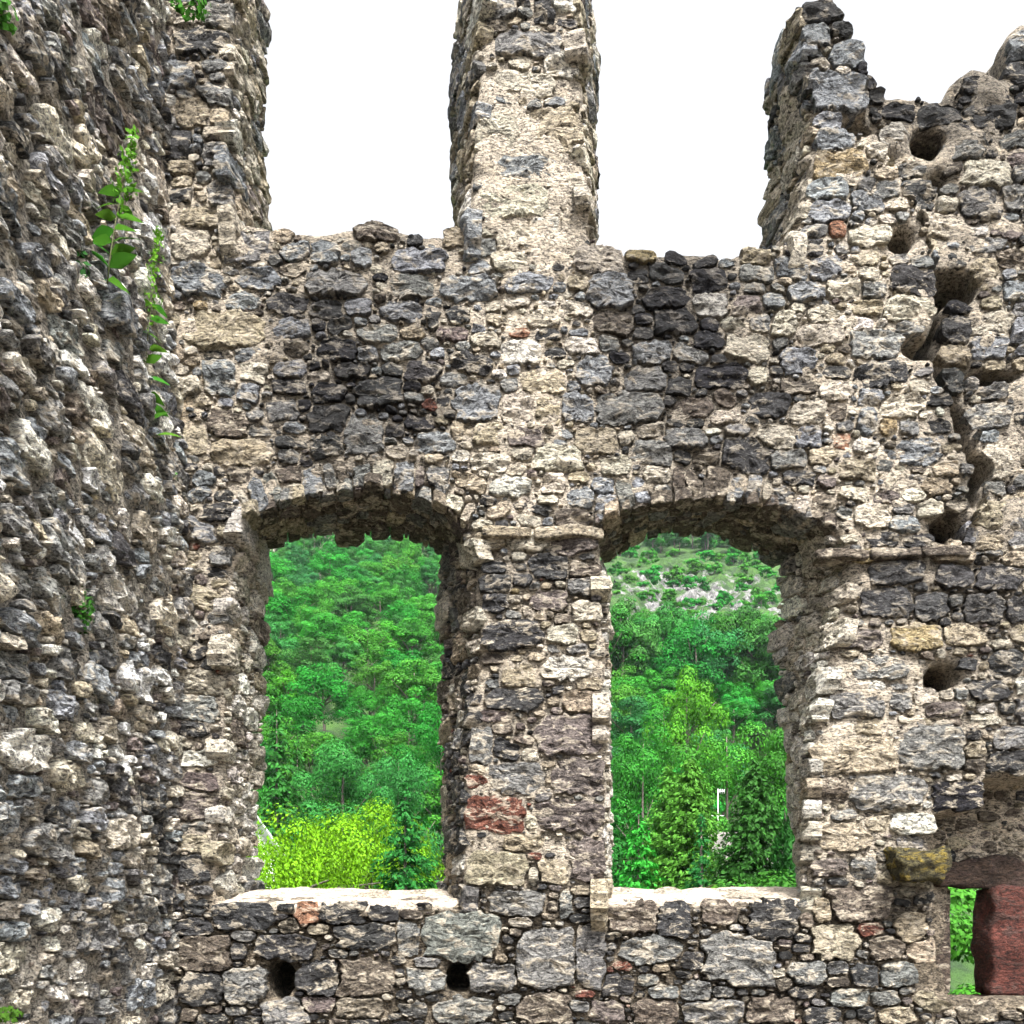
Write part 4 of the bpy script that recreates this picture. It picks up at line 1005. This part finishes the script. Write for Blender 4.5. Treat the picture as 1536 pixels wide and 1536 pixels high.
# ================================================================== plants on the side wall
def leaf_mesh(ln, wd, fold=.18, curl=.25):
    prof = [(0, .0), (.12, .42), (.35, 1.), (.6, .82), (.85, .38), (1., 0)]
    V_, F_ = [], []
    for t, k in prof:
        z = -curl * ln * t * t
        V_ += [(-wd / 2 * k, t * ln, z + fold * wd * k * .5), (0, t * ln, z), (wd / 2 * k, t * ln, z + fold * wd * k * .5)]
    for i in range(len(prof) - 1):
        a = i * 3; F_ += [[a, a + 1, a + 4, a + 3], [a + 1, a + 2, a + 5, a + 4]]
    return V_, F_
def weed(pts, d, sizes, nleaf, seed, label, flower_from, big):
    g = np.random.default_rng(seed)
    P_ = [at(px, py, d + k * .0) for k, (px, py) in enumerate(pts)]
    root = empty('wall_weed', P_[0]); tag(root, label, 'plant')
    Q_ = [p - P_[0] for p in P_]
    v, f = tube(Q_, np.linspace(.0045, .0022, len(Q_)), 6); mesh_obj('stem', v, f, L_STEM, root)
    A = np.array(Q_); L = np.concatenate([[0], np.cumsum(np.linalg.norm(np.diff(A, axis=0), axis=1))]); L /= L[-1]
    def on(t): return Vector([np.interp(t, L, A[:, k]) for k in range(3)])
    for i in range(nleaf):
        t = .02 + (flower_from + .12) * (i // 2) / (nleaf / 2 - .5); ln = big * (1.1 - .62 * t) * g.uniform(.8, 1.15)
        v, f = leaf_mesh(ln, ln * .58); az = (0 if i % 2 else math.pi) + g.uniform(-.5, .5) - math.pi / 2 + .25
        o = mesh_obj('leaf', v, f, L_WEED, root, on(t), tint=np.array((.75, .8, .7)) * g.uniform(.8, 1.15)); o.rotation_euler = (g.uniform(-.5, .7), g.uniform(-.7, .7), az + g.uniform(-.5, .5))
    n = 170; t = g.uniform(flower_from, 1.02, n); c = np.array([on(min(x, 1.)) for x in t]); sp = .065 * (1.15 - t) / (1.15 - flower_from) + .012
    dirs = rnd_dir(g, n); c = c + dirs * sp[:, None] * g.uniform(.3, 1.25, n)[:, None]
    V_, F_ = quads_from(c, dirs + .6 * rnd_dir(g, n), dirs + np.array((0, 0, .4)), .034 * g.uniform(.6, 1.4, n), .02 * g.uniform(.7, 1.3, n), g)
    tv = g.uniform(1.0, 1.7, n); o = mesh_obj('flower_spike', V_, F_, L_WEED, root, tint=np.repeat(np.stack([tv * 1.25, tv, tv * .8], 1), 4, 0), smooth=False); o['kind'] = 'stuff'
L_STEM = plain_mat('green_stem', (.05, .08, .02), (.08, .06, .03), 20, bump=.1)
weed([(161,425),(166,380),(174,330),(182,290),(192,240),(201,196)], 5.55, 0, 16, 3, 'leafy green weed with a pale flowering tip rising above a protruding grey stone', .5, .15)
weed([(231,660),(219,610),(218,560),(222,500),(229,440),(238,348)], 6.35, 0, 20, 4, 'long-stemmed weed with large lower leaves rooted in the wall corner', .55, .15)
def tuft(name, px, py, d, rx, rz_, n, leaf, mat, label, seed, bright=1.):
    g = np.random.default_rng(seed); c0 = at(px, py, d); root = empty(name, c0); tag(root, label, 'plant')
    tb = [tube([(-.1, 0, -rz_ * .3), (g.uniform(-.5, .5) * rx, g.uniform(-.03, .03), g.uniform(-.5, .8) * rz_)], [.004, .002], 4) for _ in range(7)]
    v, f = join_tubes(tb); mesh_obj('stem', v, f, L_STEM, root)
    dd = rnd_dir(g, n) * g.uniform(.2, 1, n)[:, None] ** .5; c = dd * np.array((rx, .06, rz_))
    V_, F_ = quads_from(c, dd * .5 + np.array((.5, -.5, .4)) + .6 * rnd_dir(g, n), rnd_dir(g, n) + np.array((0, 0, -.4)), leaf * g.uniform(.7, 1.3, n), leaf * .7 * g.uniform(.7, 1.3, n), g)
    tv = bright * g.uniform(.6, 1.2, n); mesh_obj('foliage', V_, F_, mat, root, tint=np.repeat(np.stack([tv] * 3, 1), 4, 0), smooth=False)
tuft('wall_fern', 120, 914, 5.35, .075, .13, 210, .028, L_MID, 'dark small-leaved tuft hanging on the rough side wall', 5, .55)
tuft('wall_plant', 288, 8, 6.75, .14, .09, 120, .05, L_WEED, 'bright leafy sprig hanging at the top of the wall corner', 6, .9)
tuft('wall_plant', 8, 22, 4.5, .05, .06, 40, .045, L_WEED, 'small bright sprig high on the side wall', 7, .8)
tuft('wall_plant', 12, 1522, 4.45, .06, .035, 60, .028, L_WEED, 'small green cushion low on the side wall', 8, .55)
tuft('wall_plant', 118, 400, 5.35, .05, .14, 60, .04, L_MID, 'dark leafy sprig beside the protruding grey stone', 9, .6)
tuft('wall_plant', 258, 712, 6.75, .03, .03, 40, .02, L_MID, 'tiny green tuft below the long-stemmed weed', 10, .7)
tuft('sill_grass', 1071, 1334, 7.70, .03, .05, 26, .05, L_WEED, 'little green sprout on the window sill', 11, 1.)
# two stones standing far out of the side wall below the weeds
for (px, py, d, sz, c, sd) in ((178, 470, 5.72, (.30, .26, .17), 'B', 91), (243, 672, 6.55, (.26, .18, .16), 'W', 92), (240, 590, 6.55, (.2, .16, .14), 'B', 93)):
    p = at(px, py, d)
    o = rough_box('stone', (p.x - .04, p.y, p.z), sz, M['stone'], None, PAL[c], sd, 12, .05)
    o.parent = side; o.location = Vector((p.x - .10, p.y, p.z)) - Vector(SORG)

# ================================================================== the air: far things fade a little
hz_m, hn = new_mat('haze_air')
pv = hn.nodes.new('ShaderNodeVolumePrincipled'); pv.inputs['Color'].default_value = (.80, .90, 1.0, 1); pv.inputs['Density'].default_value = .00008; pv.inputs['Anisotropy'].default_value = .2
ho = hn.nodes.new('ShaderNodeOutputMaterial'); hn.links.new(pv.outputs[0], ho.inputs['Volume'])
v, f = box((0, 240, 115), (860, 820, 260)); hz = mesh_obj('haze', v, f, hz_m, None, smooth=False); hz['kind'] = 'stuff'
scene.cycles.volume_bounces = 0
